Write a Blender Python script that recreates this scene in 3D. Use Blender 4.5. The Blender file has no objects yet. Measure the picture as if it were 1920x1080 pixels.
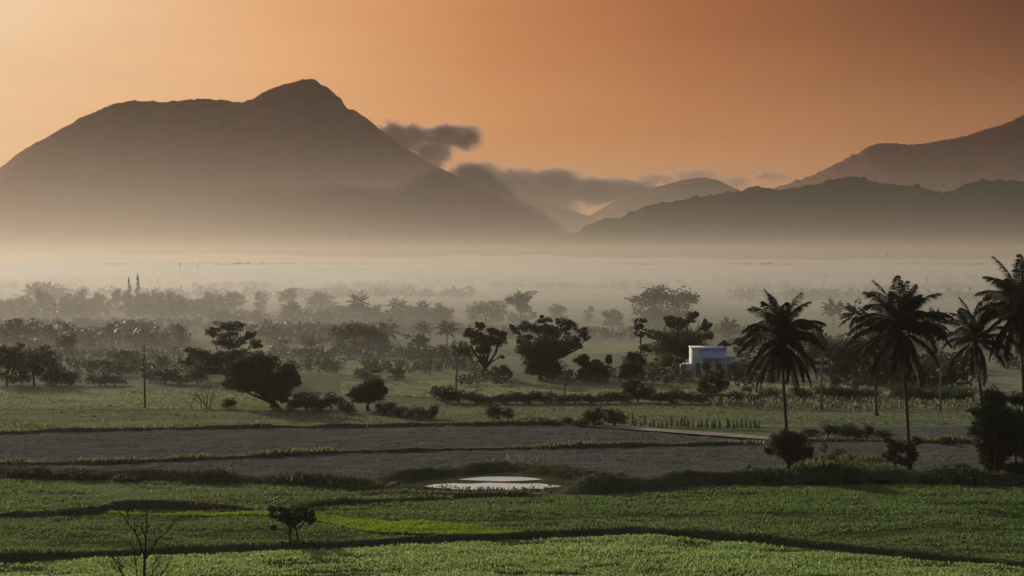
import bpy, math, random
import numpy as np
from mathutils import Vector, Matrix

# ------------------------------------------------------------------ camera, sky, sun, exposure
scene = bpy.context.scene
COL = scene.collection
F_PX, HOR, CAM_H = 2955.0, 482.0, 18.0        # focal length and horizon row at 1920x1080, camera height (m)
PITCH = math.atan((540 - HOR) / F_PX)

cam_d = bpy.data.cameras.new('camera')
cam = bpy.data.objects.new('camera', cam_d)
COL.objects.link(cam)
cam.location = (0, 0, CAM_H)
cam.rotation_euler = (math.pi / 2 - PITCH, 0, 0)
cam_d.sensor_width = 36
cam_d.lens = 36 * F_PX / 1920
cam_d.clip_start = 0.5
cam_d.clip_end = 120000
scene.camera = cam

SUN_AZ, SUN_EL = math.radians(-33), math.radians(18)      # azimuth from the view axis (+Y), negative = left
sun_dir = Vector((math.sin(SUN_AZ) * math.cos(SUN_EL), math.cos(SUN_AZ) * math.cos(SUN_EL), math.sin(SUN_EL)))
sl = bpy.data.lights.new('sun', 'SUN')
sl.energy = 4.2
sl.angle = math.radians(0.8)
sl.color = (1.0, 0.89, 0.74)
sun = bpy.data.objects.new('sun', sl)
COL.objects.link(sun)
sun.rotation_euler = (-sun_dir).to_track_quat('-Z', 'Y').to_euler()

scene.view_settings.view_transform = 'Standard'
scene.view_settings.look = 'None'
scene.view_settings.exposure = 0.0
scene.view_settings.gamma = 1.0
scene.render.engine = 'CYCLES'
cy = scene.cycles
cy.use_denoising = True
cy.max_bounces = 6
cy.diffuse_bounces = 2
cy.glossy_bounces = 2
cy.transmission_bounces = 3
cy.volume_bounces = 1
cy.transparent_max_bounces = 8
cy.volume_step_rate = 1.0
cy.volume_max_steps = 256
cy.sample_clamp_indirect = 4


def lin(r, g, b):
    f = lambda c: (c / 255 / 12.92) if c / 255 <= 0.04045 else ((c / 255 + 0.055) / 1.055) ** 2.4
    return (f(r), f(g), f(b), 1.0)


def build_world():
    w = bpy.data.worlds.new('World')
    scene.world = w
    w.use_nodes = True
    nt = w.node_tree
    nt.nodes.clear()
    N = nt.nodes.new
    L = nt.links.new

    def math_n(op, a=None, b=None, c=None):
        n = N('ShaderNodeMath')
        n.operation = op
        for i, v in enumerate((a, b, c)):
            if v is None:
                continue
            if isinstance(v, (int, float)):
                n.inputs[i].default_value = v
            else:
                L(v, n.inputs[i])
        return n.outputs[0]

    def ramp(fac, stops):
        n = N('ShaderNodeValToRGB')
        n.color_ramp.interpolation = 'EASE' if False else 'LINEAR'
        el = n.color_ramp.elements
        while len(el) < len(stops):
            el.new(0.5)
        for e, (p, c) in zip(el, stops):
            e.position = p
            e.color = c
        L(fac, n.inputs[0])
        return n.outputs[0]

    def mixc(fac, a, b, mode='MIX'):
        n = N('ShaderNodeMix')
        n.data_type = 'RGBA'
        n.blend_type = mode
        if isinstance(fac, (int, float)):
            n.inputs[0].default_value = fac
        else:
            L(fac, n.inputs[0])
        for i, v in ((6, a), (7, b)):
            if isinstance(v, tuple):
                n.inputs[i].default_value = v
            else:
                L(v, n.inputs[i])
        return n.outputs[2]

    def smooth(x, lo, hi):
        n = N('ShaderNodeMapRange')
        n.interpolation_type = 'SMOOTHSTEP'
        L(x, n.inputs[0])
        n.inputs[1].default_value = lo
        n.inputs[2].default_value = hi
        return n.outputs[0]

    tc = N('ShaderNodeTexCoord')
    sep = N('ShaderNodeSeparateXYZ')
    L(tc.outputs['Generated'], sep.inputs[0])
    x, y, z = sep.outputs
    az = math_n('MULTIPLY', math_n('ARCTAN2', x, y), 180 / math.pi)       # degrees, 0 ahead, negative left
    el = math_n('MULTIPLY', math_n('ARCSINE', z), 180 / math.pi)
    # distance in azimuth from the sun, 0..180 -> 0..1
    dn = math_n('SUBTRACT', az, math.degrees(SUN_AZ))
    dn = math_n('ABSOLUTE', math_n('WRAP', dn, 180.0, -180.0))
    t = math_n('DIVIDE', dn, 100.0)
    A = lambda a: (a - math.degrees(SUN_AZ)) / 100.0
    low = ramp(t, [(0.0, (0.98, 0.72, 0.40, 1)), (A(-18), lin(232, 186, 138)), (A(-8), lin(222, 166, 114)), (A(1), lin(203, 144, 90)),
                   (A(9), lin(188, 132, 86)), (A(18), lin(172, 119, 80)), (1.0, lin(112, 86, 74))])
    high = ramp(t, [(0.0, (1.05, 0.82, 0.55, 1)), (A(-18), lin(240, 204, 164)), (A(-9), lin(228, 172, 122)), (A(-1), lin(196, 130, 82)),
                    (A(6), lin(162, 99, 60)), (A(13), lin(126, 74, 48)), (A(19), lin(84, 48, 34)), (1.0, lin(78, 60, 58))])
    band = mixc(smooth(el, 1.2, 10.0), low, high)
    # thin drifting streaks of high cloud
    mp = N('ShaderNodeMapping')
    L(tc.outputs['Generated'], mp.inputs[0])
    mp.inputs[3].default_value = (5, 5, 55)
    nz = N('ShaderNodeTexNoise')
    L(mp.outputs[0], nz.inputs[0])
    nz.inputs['Scale'].default_value = 1.6
    nz.inputs['Detail'].default_value = 5
    streak = smooth(nz.outputs[0], 0.36, 0.72)
    band = mixc(math_n('MULTIPLY', streak, 0.16), band, mixc(1.0, band, (1.28, 1.16, 1.06, 1), 'MULTIPLY'))
    nz2 = N('ShaderNodeTexNoise')
    mp2 = N('ShaderNodeMapping')
    L(tc.outputs['Generated'], mp2.inputs[0])
    mp2.inputs[3].default_value = (3, 3, 14)
    L(mp2.outputs[0], nz2.inputs[0])
    nz2.inputs['Scale'].default_value = 1.3
    nz2.inputs['Detail'].default_value = 3
    band = mixc(math_n('MULTIPLY', smooth(nz2.outputs[0], 0.4, 0.7), 0.5), band, mixc(1.0, band, (0.93, 0.87, 0.80, 1), 'MULTIPLY'))
    # the clear sky above the glow
    sky = N('ShaderNodeTexSky')
    sky.sky_type = 'NISHITA'
    sky.sun_disc = False
    sky.sun_elevation = SUN_EL
    sky.sun_rotation = SUN_AZ
    sky.air_density = 1.0
    sky.dust_density = 3.0
    sky.ozone_density = 1.0
    up = mixc(1.0, sky.outputs[0], (0.145, 0.135, 0.125, 1), 'MULTIPLY')
    col = mixc(smooth(el, 10.0, 26.0), band, up)
    bg = N('ShaderNodeBackground')
    L(col, bg.inputs[0])
    bg.inputs[1].default_value = 1.0
    out = N('ShaderNodeOutputWorld')
    L(bg.outputs[0], out.inputs[0])


build_world()

# ------------------------------------------------------------------ helpers
CP, SP = math.cos(PITCH), math.sin(PITCH)


def G(x, y, z=0.0):
    """the point of the ground (height z) seen at photo pixel x, y"""
    u, v = (x - 960) / F_PX, (540 - y) / F_PX
    dy, dz = CP + v * SP, -SP + v * CP
    k = (z - CAM_H) / dz
    return np.array((u * k, dy * k, z))


def MPP(y, z=0.0):
    """metres per photo pixel at the ground row y"""
    return G(960, y, z)[1] / F_PX


def make_mesh(name, V, Fs, smooth=False):
    """V (n,3); Fs: list of face index arrays (m,3) or (m,4)"""
    me = bpy.data.meshes.new(name)
    V = np.asarray(V, dtype=np.float32)
    Fs = [np.asarray(f, dtype=np.int32) for f in Fs if len(f)]
    me.vertices.add(len(V))
    me.vertices.foreach_set('co', V.ravel())
    loops = np.concatenate([f.ravel() for f in Fs])
    sizes = np.concatenate([np.full(len(f), f.shape[1], dtype=np.int32) for f in Fs])
    starts = np.concatenate([[0], np.cumsum(sizes)[:-1]]).astype(np.int32)
    me.loops.add(len(loops))
    me.loops.foreach_set('vertex_index', loops)
    me.polygons.add(len(sizes))
    me.polygons.foreach_set('loop_start', starts)
    try:
        me.polygons.foreach_set('loop_total', sizes)
    except Exception:
        pass
    me.update(calc_edges=True)
    me.validate()
    if smooth:
        me.polygons.foreach_set('use_smooth', np.ones(len(sizes), dtype=bool))
    return me


class MB:
    def __init__(self):
        self.v, self.q, self.t, self.n = [], [], [], 0

    def add(self, V, Q=None, T=None):
        V = np.asarray(V, dtype=float).reshape(-1, 3)
        if Q is not None and len(Q):
            self.q.append(np.asarray(Q).reshape(-1, 4) + self.n)
        if T is not None and len(T):
            self.t.append(np.asarray(T).reshape(-1, 3) + self.n)
        self.v.append(V)
        self.n += len(V)

    def tube(self, pts, rad, sides=6, cap=True):
        pts = np.asarray(pts, float)
        n = len(pts)
        rad = np.broadcast_to(np.asarray(rad, float), (n,))
        tan = np.gradient(pts, axis=0)
        tan /= np.linalg.norm(tan, axis=1)[:, None] + 1e-9
        up = np.array([0.13, 0.97, 0.2])
        a = np.cross(tan, up)
        a /= np.linalg.norm(a, axis=1)[:, None] + 1e-9
        b = np.cross(tan, a)
        th = np.linspace(0, 2 * np.pi, sides, endpoint=False)
        V = pts[:, None] + rad[:, None, None] * (np.cos(th)[None, :, None] * a[:, None] + np.sin(th)[None, :, None] * b[:, None])
        i, j = np.meshgrid(np.arange(n - 1), np.arange(sides), indexing='ij')
        k = (j + 1) % sides
        Q = np.stack([i * sides + j, i * sides + k, (i + 1) * sides + k, (i + 1) * sides + j], -1).reshape(-1, 4)
        base = self.n
        self.add(V.reshape(-1, 3), Q)
        if cap:
            for row, rev in ((0, False), (n - 1, True)):
                c = [row * sides + m for m in range(sides)]
                if rev:
                    c = c[::-1]
                T = [(c[0], c[m + 1], c[m]) for m in range(1, sides - 1)]
                self.t.append(np.asarray(T) + base)

    def box(self, lo, hi, taper=0.0):
        (x0, y0, z0), (x1, y1, z1) = lo, hi
        t = taper
        V = [(x0, y0, z0), (x1, y0, z0), (x1, y1, z0), (x0, y1, z0),
             (x0 + t, y0 + t, z1), (x1 - t, y0 + t, z1), (x1 - t, y1 - t, z1), (x0 + t, y1 - t, z1)]
        Q = [(0, 3, 2, 1), (4, 5, 6, 7), (0, 1, 5, 4), (1, 2, 6, 5), (2, 3, 7, 6), (3, 0, 4, 7)]
        self.add(V, Q)

    def leaves(self, P, D, S, width=0.5, rng=None, nrm=None):
        """rhombic leaf faces at P pointing along D (n,3), length S"""
        n = len(P)
        D = D / (np.linalg.norm(D, axis=1)[:, None] + 1e-9)
        R = rng.normal(size=(n, 3))
        W = np.cross(D, R)
        W /= np.linalg.norm(W, axis=1)[:, None] + 1e-9
        S = np.broadcast_to(np.asarray(S, float), (n,))[:, None]
        w = S * width
        V = np.stack([P - D * S * .5, P + W * w * .5 - D * S * .05, P + D * S * .5, P - W * w * .5 - D * S * .05], 1)
        Q = np.arange(4 * n).reshape(n, 4)
        self.add(V.reshape(-1, 3), Q)

    def build(self, name, smooth=False):
        Fs = []
        if self.q:
            Fs.append(np.concatenate(self.q))
        if self.t:
            Fs.append(np.concatenate(self.t))
        return make_mesh(name, np.concatenate(self.v), Fs, smooth)


def obj(name, me, mat=None, parent=None, loc=(0, 0, 0), rot=(0, 0, 0), scale=(1, 1, 1)):
    o = bpy.data.objects.new(name, me)
    COL.objects.link(o)
    if mat is not None and me is not None:
        if not me.materials:
            me.materials.append(mat)
    o.location = loc
    o.rotation_euler = rot
    o.scale = scale
    if parent is not None:
        o.parent = parent
    return o


def tag(o, label=None, cat=None, group=None, kind=None):
    if label:
        o['label'] = label
    if cat:
        o['category'] = cat
    if group:
        o['group'] = group
    if kind:
        o['kind'] = kind
    return o


def empty(name, loc, rz=0.0, scale=1.0):
    o = bpy.data.objects.new(name, None)
    COL.objects.link(o)
    o.location = loc
    o.rotation_euler = (0, 0, rz)
    o.scale = (scale,) * 3 if isinstance(scale, (int, float)) else scale
    o.empty_display_size = 0.5
    return o


def value_noise(x, y, seed=0):
    """smooth 2D value noise in -1..1 (numpy arrays)"""
    xi, yi = np.floor(x).astype(np.int64), np.floor(y).astype(np.int64)
    xf, yf = x - xi, y - yi
    xf, yf = xf * xf * (3 - 2 * xf), yf * yf * (3 - 2 * yf)

    def h(a, b):
        n = (a * 374761393 + b * 668265263 + seed * 982451653) & 0x7fffffff
        n = ((n ^ (n >> 13)) * 1274126177) & 0x7fffffff
        n = n ^ (n >> 16)
        return (n & 0xffff) / 32767.5 - 1
    a, b, c, d = h(xi, yi), h(xi + 1, yi), h(xi, yi + 1), h(xi + 1, yi + 1)
    return (a * (1 - xf) + b * xf) * (1 - yf) + (c * (1 - xf) + d * xf) * yf


def fbm(x, y, octv=4, seed=0, gain=0.5):
    s, a, f = 0, 1.0, 1.0
    for k in range(octv):
        s = s + a * value_noise(x * f, y * f, seed + k * 17)
        a *= gain
        f *= 2.03
    return s


# ------------------------------------------------------------------ materials
def new_mat(name):
    m = bpy.data.materials.new(name)
    m.use_nodes = True
    nt = m.node_tree
    nt.nodes.clear()
    out = nt.nodes.new('ShaderNodeOutputMaterial')
    return m, nt, out


def foliage_mat(name, c1, c2, trans=0.35, tcol=None, rough=0.55):
    m, nt, out = new_mat(name)
    N, L = nt.nodes.new, nt.links.new
    geo = N('ShaderNodeNewGeometry')
    oi = N('ShaderNodeObjectInfo')
    r = N('ShaderNodeValToRGB')
    r.color_ramp.elements[0].color = (*c1, 1)
    r.color_ramp.elements[1].color = (*c2, 1)
    r.color_ramp.elements[0].position = 0.15
    L(geo.outputs['Random Per Island'], r.inputs[0])
    hs = N('ShaderNodeHueSaturation')
    mr = N('ShaderNodeMapRange')
    L(oi.outputs['Random'], mr.inputs[0])
    mr.inputs[3].default_value = 0.75
    mr.inputs[4].default_value = 1.2
    L(mr.outputs[0], hs.inputs['Value'])
    L(r.outputs[0], hs.inputs['Color'])
    p = N('ShaderNodeBsdfPrincipled')
    L(hs.outputs[0], p.inputs['Base Color'])
    p.inputs['Roughness'].default_value = rough
    p.inputs['Specular IOR Level'].default_value = 0.05
    t = N('ShaderNodeBsdfTranslucent')
    if tcol:
        mx = N('ShaderNodeMix')
        mx.data_type = 'RGBA'
        mx.blend_type = 'MULTIPLY'
        mx.inputs[0].default_value = 1
        L(hs.outputs[0], mx.inputs[6])
        mx.inputs[7].default_value = (*tcol, 1)
        L(mx.outputs[2], t.inputs[0])
    else:
        L(hs.outputs[0], t.inputs[0])
    ms = N('ShaderNodeMixShader')
    ms.inputs[0].default_value = trans
    L(p.outputs[0], ms.inputs[1])
    L(t.outputs[0], ms.inputs[2])
    L(ms.outputs[0], out.inputs[0])
    return m


def earth_mat(name, stops, scale=0.3, stretch=(1, 1, 1), bump=0.3, bscale=3.0, rough=0.95, detail=8):
    """noise-mottled rough surface in world metres"""
    m, nt, out = new_mat(name)
    N, L = nt.nodes.new, nt.links.new
    geo = N('ShaderNodeNewGeometry')
    mp = N('ShaderNodeMapping')
    L(geo.outputs['Position'], mp.inputs[0])
    mp.inputs[3].default_value = stretch
    n1 = N('ShaderNodeTexNoise')
    L(mp.outputs[0], n1.inputs[0])
    n1.inputs['Scale'].default_value = scale
    n1.inputs['Detail'].default_value = detail
    n1.inputs['Roughness'].default_value = 0.65
    r = N('ShaderNodeValToRGB')
    el = r.color_ramp.elements
    while len(el) < len(stops):
        el.new(0.5)
    for e, (pz, c) in zip(el, stops):
        e.position = pz
        e.color = (*c, 1)
    L(n1.outputs[0], r.inputs[0])
    p = N('ShaderNodeBsdfPrincipled')
    L(r.outputs[0], p.inputs['Base Color'])
    p.inputs['Roughness'].default_value = rough
    p.inputs['Specular IOR Level'].default_value = 0.0 if rough > 0.9 else 0.3
    if bump:
        n2 = N('ShaderNodeTexNoise')
        L(geo.outputs['Position'], n2.inputs[0])
        n2.inputs['Scale'].default_value = bscale
        n2.inputs['Detail'].default_value = 5
        b = N('ShaderNodeBump')
        b.inputs['Strength'].default_value = bump
        b.inputs['Distance'].default_value = 0.3
        L(n2.outputs[0], b.inputs['Height'])
        L(b.outputs[0], p.inputs['Normal'])
    L(p.outputs[0], out.inputs[0])
    return m


M = {}
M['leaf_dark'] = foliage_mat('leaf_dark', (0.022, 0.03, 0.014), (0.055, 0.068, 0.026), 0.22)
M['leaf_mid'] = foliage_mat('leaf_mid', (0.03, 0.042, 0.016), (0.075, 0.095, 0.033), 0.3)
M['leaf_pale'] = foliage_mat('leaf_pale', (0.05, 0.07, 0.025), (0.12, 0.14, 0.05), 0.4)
M['palm'] = foliage_mat('palm_frond', (0.016, 0.022, 0.010), (0.045, 0.05, 0.02), 0.2, rough=0.65)
M['crop'] = foliage_mat('crop', (0.075, 0.12, 0.035), (0.16, 0.22, 0.07), 0.5)
M['crop_near'] = foliage_mat('crop_near', (0.15, 0.225, 0.055), (0.33, 0.42, 0.15), 0.55)
M['lime'] = foliage_mat('young_rice', (0.2, 0.29, 0.02), (0.3, 0.39, 0.04), 0.5)
M['grass_pale'] = foliage_mat('grass_pale', (0.09, 0.105, 0.05), (0.22, 0.235, 0.12), 0.45)
M['grass_dry'] = foliage_mat('grass_dry', (0.08, 0.095, 0.035), (0.24, 0.24, 0.105), 0.45)
M['scrub'] = foliage_mat('scrub', (0.05, 0.055, 0.03), (0.3, 0.28, 0.16), 0.35)  # the lighter leaves paint in the bright highlights on the leaf tips
M['reed'] = foliage_mat('reed', (0.14, 0.115, 0.075), (0.3, 0.25, 0.17), 0.4)
M['bark'] = earth_mat('bark', [(0.3, (0.03, 0.024, 0.018)), (0.7, (0.08, 0.065, 0.05))], 3.0, (1, 1, 0.3), 0.5, 12)
M['palm_bark'] = earth_mat('palm_bark', [(0.3, (0.045, 0.038, 0.03)), (0.7, (0.10, 0.085, 0.07))], 1.5, (1, 1, 6), 0.5, 9)
M['coconut'] = earth_mat('coconut', [(0.3, (0.05, 0.05, 0.015)), (0.7, (0.12, 0.10, 0.03))], 6.0)
M['ground'] = earth_mat('plain_ground', [(0.28, (0.06, 0.062, 0.042)), (0.42, (0.08, 0.092, 0.05)), (0.55, (0.125, 0.135, 0.078)), (0.72, (0.16, 0.155, 0.105))], 0.02, (1, 0.7, 1), 0.4, 1.2)
M['soil'] = earth_mat('ploughed_soil', [(0.3, (0.048, 0.048, 0.04)), (0.55, (0.08, 0.08, 0.067)), (0.75, (0.125, 0.124, 0.104))], 0.5, (0.4, 1.6, 1), 0.8, 2.5)
M['soil_green'] = earth_mat('crop_soil', [(0.3, (0.025, 0.035, 0.015)), (0.6, (0.045, 0.06, 0.02)), (0.8, (0.07, 0.09, 0.03))], 0.35, (0.5, 1.5, 1), 0.6, 3)
M['soil_lime'] = earth_mat('rice_bed', [(0.3, (0.09, 0.14, 0.016)), (0.7, (0.15, 0.21, 0.025))], 0.5, (0.5, 1.5, 1), 0.4, 4)
M['meadow'] = earth_mat('meadow', [(0.3, (0.10, 0.12, 0.055)), (0.5, (0.15, 0.17, 0.08)), (0.7, (0.22, 0.215, 0.12))], 0.12, (0.4, 1.5, 1), 0.6, 2)
M['meadow_green'] = earth_mat('meadow_green', [(0.3, (0.075, 0.092, 0.045)), (0.5, (0.105, 0.13, 0.06)), (0.7, (0.16, 0.175, 0.09))], 0.2, (0.4, 1.5, 1), 0.5, 2)
M['bank'] = earth_mat('bank_earth', [(0.3, (0.03, 0.03, 0.018)), (0.55, (0.05, 0.055, 0.026)), (0.75, (0.085, 0.085, 0.04))], 0.6, (1, 1, 1), 0.8, 3)
M['path'] = earth_mat('path_dust', [(0.3, (0.16, 0.13, 0.10)), (0.6, (0.27, 0.23, 0.185)), (0.8, (0.34, 0.29, 0.24))], 0.5, (0.5, 1.5, 1), 0.3, 3)
M['mountain'] = earth_mat('hillside', [(0.35, (0.17, 0.055, 0.03)), (0.5, (0.2, 0.066, 0.037)), (0.68, (0.23, 0.08, 0.046))], 0.006, (1, 1, 1), 0.0)  # red, raised tone: dawn tint and distance haze put into the colour
M['ridge'] = earth_mat('wooded_ridge', [(0.35, (0.012, 0.011, 0.010)), (0.5, (0.02, 0.018, 0.015)), (0.68, (0.03, 0.026, 0.021))], 0.006, (1, 1, 1), 0.0)  # woods kept extra dark, in place of haze parting them from hills behind
M['far_hill'] = earth_mat('far_hill', [(0.35, (0.11, 0.055, 0.038)), (0.5, (0.13, 0.066, 0.046)), (0.68, (0.16, 0.082, 0.056))], 0.004, (1, 1, 1), 0.0)  # lighter brown stands in for haze over the farther hills
M['pole'] = earth_mat('pole_concrete', [(0.3, (0.10, 0.095, 0.085)), (0.7, (0.2, 0.19, 0.17))], 2.0, (1, 1, 0.3), 0.2, 6)
M['metal'] = earth_mat('galvanised', [(0.3, (0.16, 0.16, 0.16)), (0.7, (0.28, 0.28, 0.28))], 4.0, (1, 1, 1), 0, rough=0.5)
M['ceramic'] = earth_mat('insulator', [(0.3, (0.5, 0.48, 0.44)), (0.7, (0.62, 0.6, 0.56))], 4.0, (1, 1, 1), 0, rough=0.3)
M['plaster'] = earth_mat('plaster', [(0.3, (0.38, 0.37, 0.35)), (0.55, (0.58, 0.57, 0.54)), (0.8, (0.66, 0.65, 0.62))], 0.9, (1, 1, 0.4), 0.1, 6)
M['roof_blue'] = earth_mat('roof_sheet', [(0.3, (0.28, 0.31, 0.39)), (0.7, (0.38, 0.41, 0.49))], 0.8, (1, 1, 1), 0.1, rough=0.5)
M['dark_open'] = earth_mat('opening_shade', [(0.3, (0.03, 0.03, 0.03)), (0.7, (0.06, 0.055, 0.05))], 2.0)  # dark colour painted for the shade inside window and door openings
M['feather'] = earth_mat('feather', [(0.3, (0.03, 0.03, 0.03)), (0.7, (0.06, 0.06, 0.06))], 8.0)
M['twig'] = earth_mat('twig', [(0.3, (0.025, 0.02, 0.016)), (0.7, (0.05, 0.042, 0.034))], 4.0)
M['dead_twig'] = earth_mat('dead_twig', [(0.3, (0.07, 0.062, 0.05)), (0.7, (0.16, 0.14, 0.115))], 4.0)


def water_mat():
    m, nt, out = new_mat('pond_water')
    N, L = nt.nodes.new, nt.links.new
    geo = N('ShaderNodeNewGeometry')
    n = N('ShaderNodeTexNoise')
    L(geo.outputs['Position'], n.inputs[0])
    n.inputs['Scale'].default_value = 1.4
    n.inputs['Detail'].default_value = 4
    b = N('ShaderNodeBump')
    b.inputs['Strength'].default_value = 0.12
    b.inputs['Distance'].default_value = 0.1
    L(n.outputs[0], b.inputs['Height'])
    p = N('ShaderNodeBsdfPrincipled')
    p.inputs['Base Color'].default_value = (0.5, 0.57, 0.6, 1)  # pale blue-white base stands in for the bright sky reflection
    p.inputs['Roughness'].default_value = 0.22
    p.inputs['IOR'].default_value = 1.33
    L(b.outputs[0], p.inputs['Normal'])
    L(p.outputs[0], out.inputs[0])
    return m


M['water'] = water_mat()

# ------------------------------------------------------------------ setting: the plain, hills, haze
def interp(poly, xs):
    p = np.asarray(poly, float)
    return np.interp(xs, p[:, 0], p[:, 1])


def plain():
    mb = MB()
    R = np.array([0, 60, 120, 200, 300, 420, 600, 900, 1400, 2200, 3500, 5600, 9000, 16000, 30000, 60000])
    th = np.linspace(0, 2 * np.pi, 49)[:-1]
    V = np.stack([R[:, None] * np.cos(th), R[:, None] * np.sin(th) + 60, np.zeros((len(R), len(th)))], -1).reshape(-1, 3)
    n = len(th)
    i, j = np.meshgrid(np.arange(1, len(R) - 1), np.arange(n), indexing='ij')
    k = (j + 1) % n
    Q = np.stack([i * n + j, (i + 1) * n + j, (i + 1) * n + k, i * n + k], -1).reshape(-1, 4)
    T = [(0, n + a, n + (a + 1) % n) for a in range(n)]
    mb.add(V, Q, T)
    o = obj('ground', mb.build('ground', True), M['ground'])
    tag(o, kind='structure')


plain()


HS = 2.4      # the hills stand 15 to 21 km away


def hill(name, ridge, D, W, seed, rough=0.0, mat='mountain', spur=0.04, nx=460, ny=44):
    """a ridge whose crest is seen along the photo polyline, standing D*HS metres away, W*HS metres from crest to foot"""
    D, W = D * HS, W * HS
    r = np.asarray(ridge, float)
    xs = np.linspace(r[0, 0], r[-1, 0], nx)
    ys = np.interp(xs, r[:, 0], r[:, 1])
    X = (xs - 960) / F_PX * D
    Z = np.maximum(CAM_H + (HOR - ys) / F_PX * D, 0.0)
    fine = fbm(X / (45.0 * HS), X * 0 + 3.3, 3, seed + 5) * rough * HS * 0.6
    clump = np.maximum(value_noise(X / (15.0 * HS), X * 0 + 1.7, seed + 9) - 0.1, 0) * rough * 1.5 * HS
    crest = (fine + clump) * np.clip(Z / 150, 0, 1)
    v = np.concatenate([-np.linspace(1, 0, ny) ** 1.15, np.linspace(0, 1, ny // 2)[1:] ** 1.2])
    t = np.abs(v)
    XX, TT = np.meshgrid(X, t, indexing='ij')
    YY = np.broadcast_to(D + (v * W)[None, :], XX.shape)
    shape = (1 - TT) ** 1.3
    ridges = fbm(XX / (260.0 * HS) + TT * 0.8, TT * 1.6 + seed, 4, seed + 2)
    ridges = 1 - np.abs(ridges) * 1.4
    ZZ = Z[:, None] * shape * (1 + spur * ridges * TT ** 0.7 * (1 - TT)) - 2.0 * TT + crest[:, None] * np.exp(-TT * 40)
    ZZ = np.where(TT > 0.999, -2, ZZ)
    V = np.stack([XX, YY, ZZ], -1).reshape(-1, 3)
    m = len(v)
    i, j = np.meshgrid(np.arange(nx - 1), np.arange(m - 1), indexing='ij')
    Q = np.stack([i * m + j, (i + 1) * m + j, (i + 1) * m + j + 1, i * m + j + 1], -1).reshape(-1, 4)
    o = obj(name, make_mesh(name, V, [Q], True), M[mat])
    tag(o, kind='structure')
    return o


HAZE_FAR = 12000.0
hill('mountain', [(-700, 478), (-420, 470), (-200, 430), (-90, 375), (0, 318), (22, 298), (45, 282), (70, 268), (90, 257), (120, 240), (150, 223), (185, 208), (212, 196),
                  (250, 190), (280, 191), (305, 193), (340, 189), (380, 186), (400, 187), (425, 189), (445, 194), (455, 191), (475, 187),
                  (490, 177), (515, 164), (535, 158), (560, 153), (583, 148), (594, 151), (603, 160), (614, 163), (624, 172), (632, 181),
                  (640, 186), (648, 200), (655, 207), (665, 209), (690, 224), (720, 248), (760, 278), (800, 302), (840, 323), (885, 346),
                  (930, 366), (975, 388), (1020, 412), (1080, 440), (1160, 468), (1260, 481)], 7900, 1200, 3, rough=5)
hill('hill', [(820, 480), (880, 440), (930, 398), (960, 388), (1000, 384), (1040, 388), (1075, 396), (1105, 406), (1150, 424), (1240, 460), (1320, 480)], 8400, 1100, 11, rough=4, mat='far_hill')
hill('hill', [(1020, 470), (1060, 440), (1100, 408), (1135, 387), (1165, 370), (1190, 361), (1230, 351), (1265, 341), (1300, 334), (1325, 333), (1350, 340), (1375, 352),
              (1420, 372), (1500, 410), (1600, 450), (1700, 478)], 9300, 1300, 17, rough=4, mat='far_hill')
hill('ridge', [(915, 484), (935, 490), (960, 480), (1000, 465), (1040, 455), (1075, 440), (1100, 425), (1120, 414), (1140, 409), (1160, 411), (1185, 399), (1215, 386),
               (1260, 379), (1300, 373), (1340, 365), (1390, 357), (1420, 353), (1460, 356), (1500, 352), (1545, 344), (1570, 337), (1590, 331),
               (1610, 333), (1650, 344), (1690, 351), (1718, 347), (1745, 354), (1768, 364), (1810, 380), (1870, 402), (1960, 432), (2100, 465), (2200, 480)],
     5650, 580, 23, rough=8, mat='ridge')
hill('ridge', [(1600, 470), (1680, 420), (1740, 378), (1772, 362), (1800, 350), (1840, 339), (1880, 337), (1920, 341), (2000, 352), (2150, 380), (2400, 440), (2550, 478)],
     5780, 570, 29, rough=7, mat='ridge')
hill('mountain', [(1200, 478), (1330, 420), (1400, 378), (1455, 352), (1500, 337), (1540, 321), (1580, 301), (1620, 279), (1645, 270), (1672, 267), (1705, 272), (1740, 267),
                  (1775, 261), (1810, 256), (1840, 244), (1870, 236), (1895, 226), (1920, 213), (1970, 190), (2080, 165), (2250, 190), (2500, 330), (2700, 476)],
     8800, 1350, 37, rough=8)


def haze_box(name, lo, hi, density, color, g):
    m, nt, out = new_mat(name)
    v = nt.nodes.new('ShaderNodeVolumePrincipled')
    v.inputs['Color'].default_value = (*color, 1)
    v.inputs['Density'].default_value = density
    v.inputs['Anisotropy'].default_value = g
    nt.links.new(v.outputs[0], out.inputs['Volume'])
    mb = MB()
    mb.box(lo, hi)
    o = obj(name, mb.build(name), m)
    tag(o, kind='stuff')
    return o


haze_box('haze', (-16000, -4000, -1), (16000, HAZE_FAR, 88), 1.6e-4, (0.45, 0.40, 0.335), 0.45)


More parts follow.
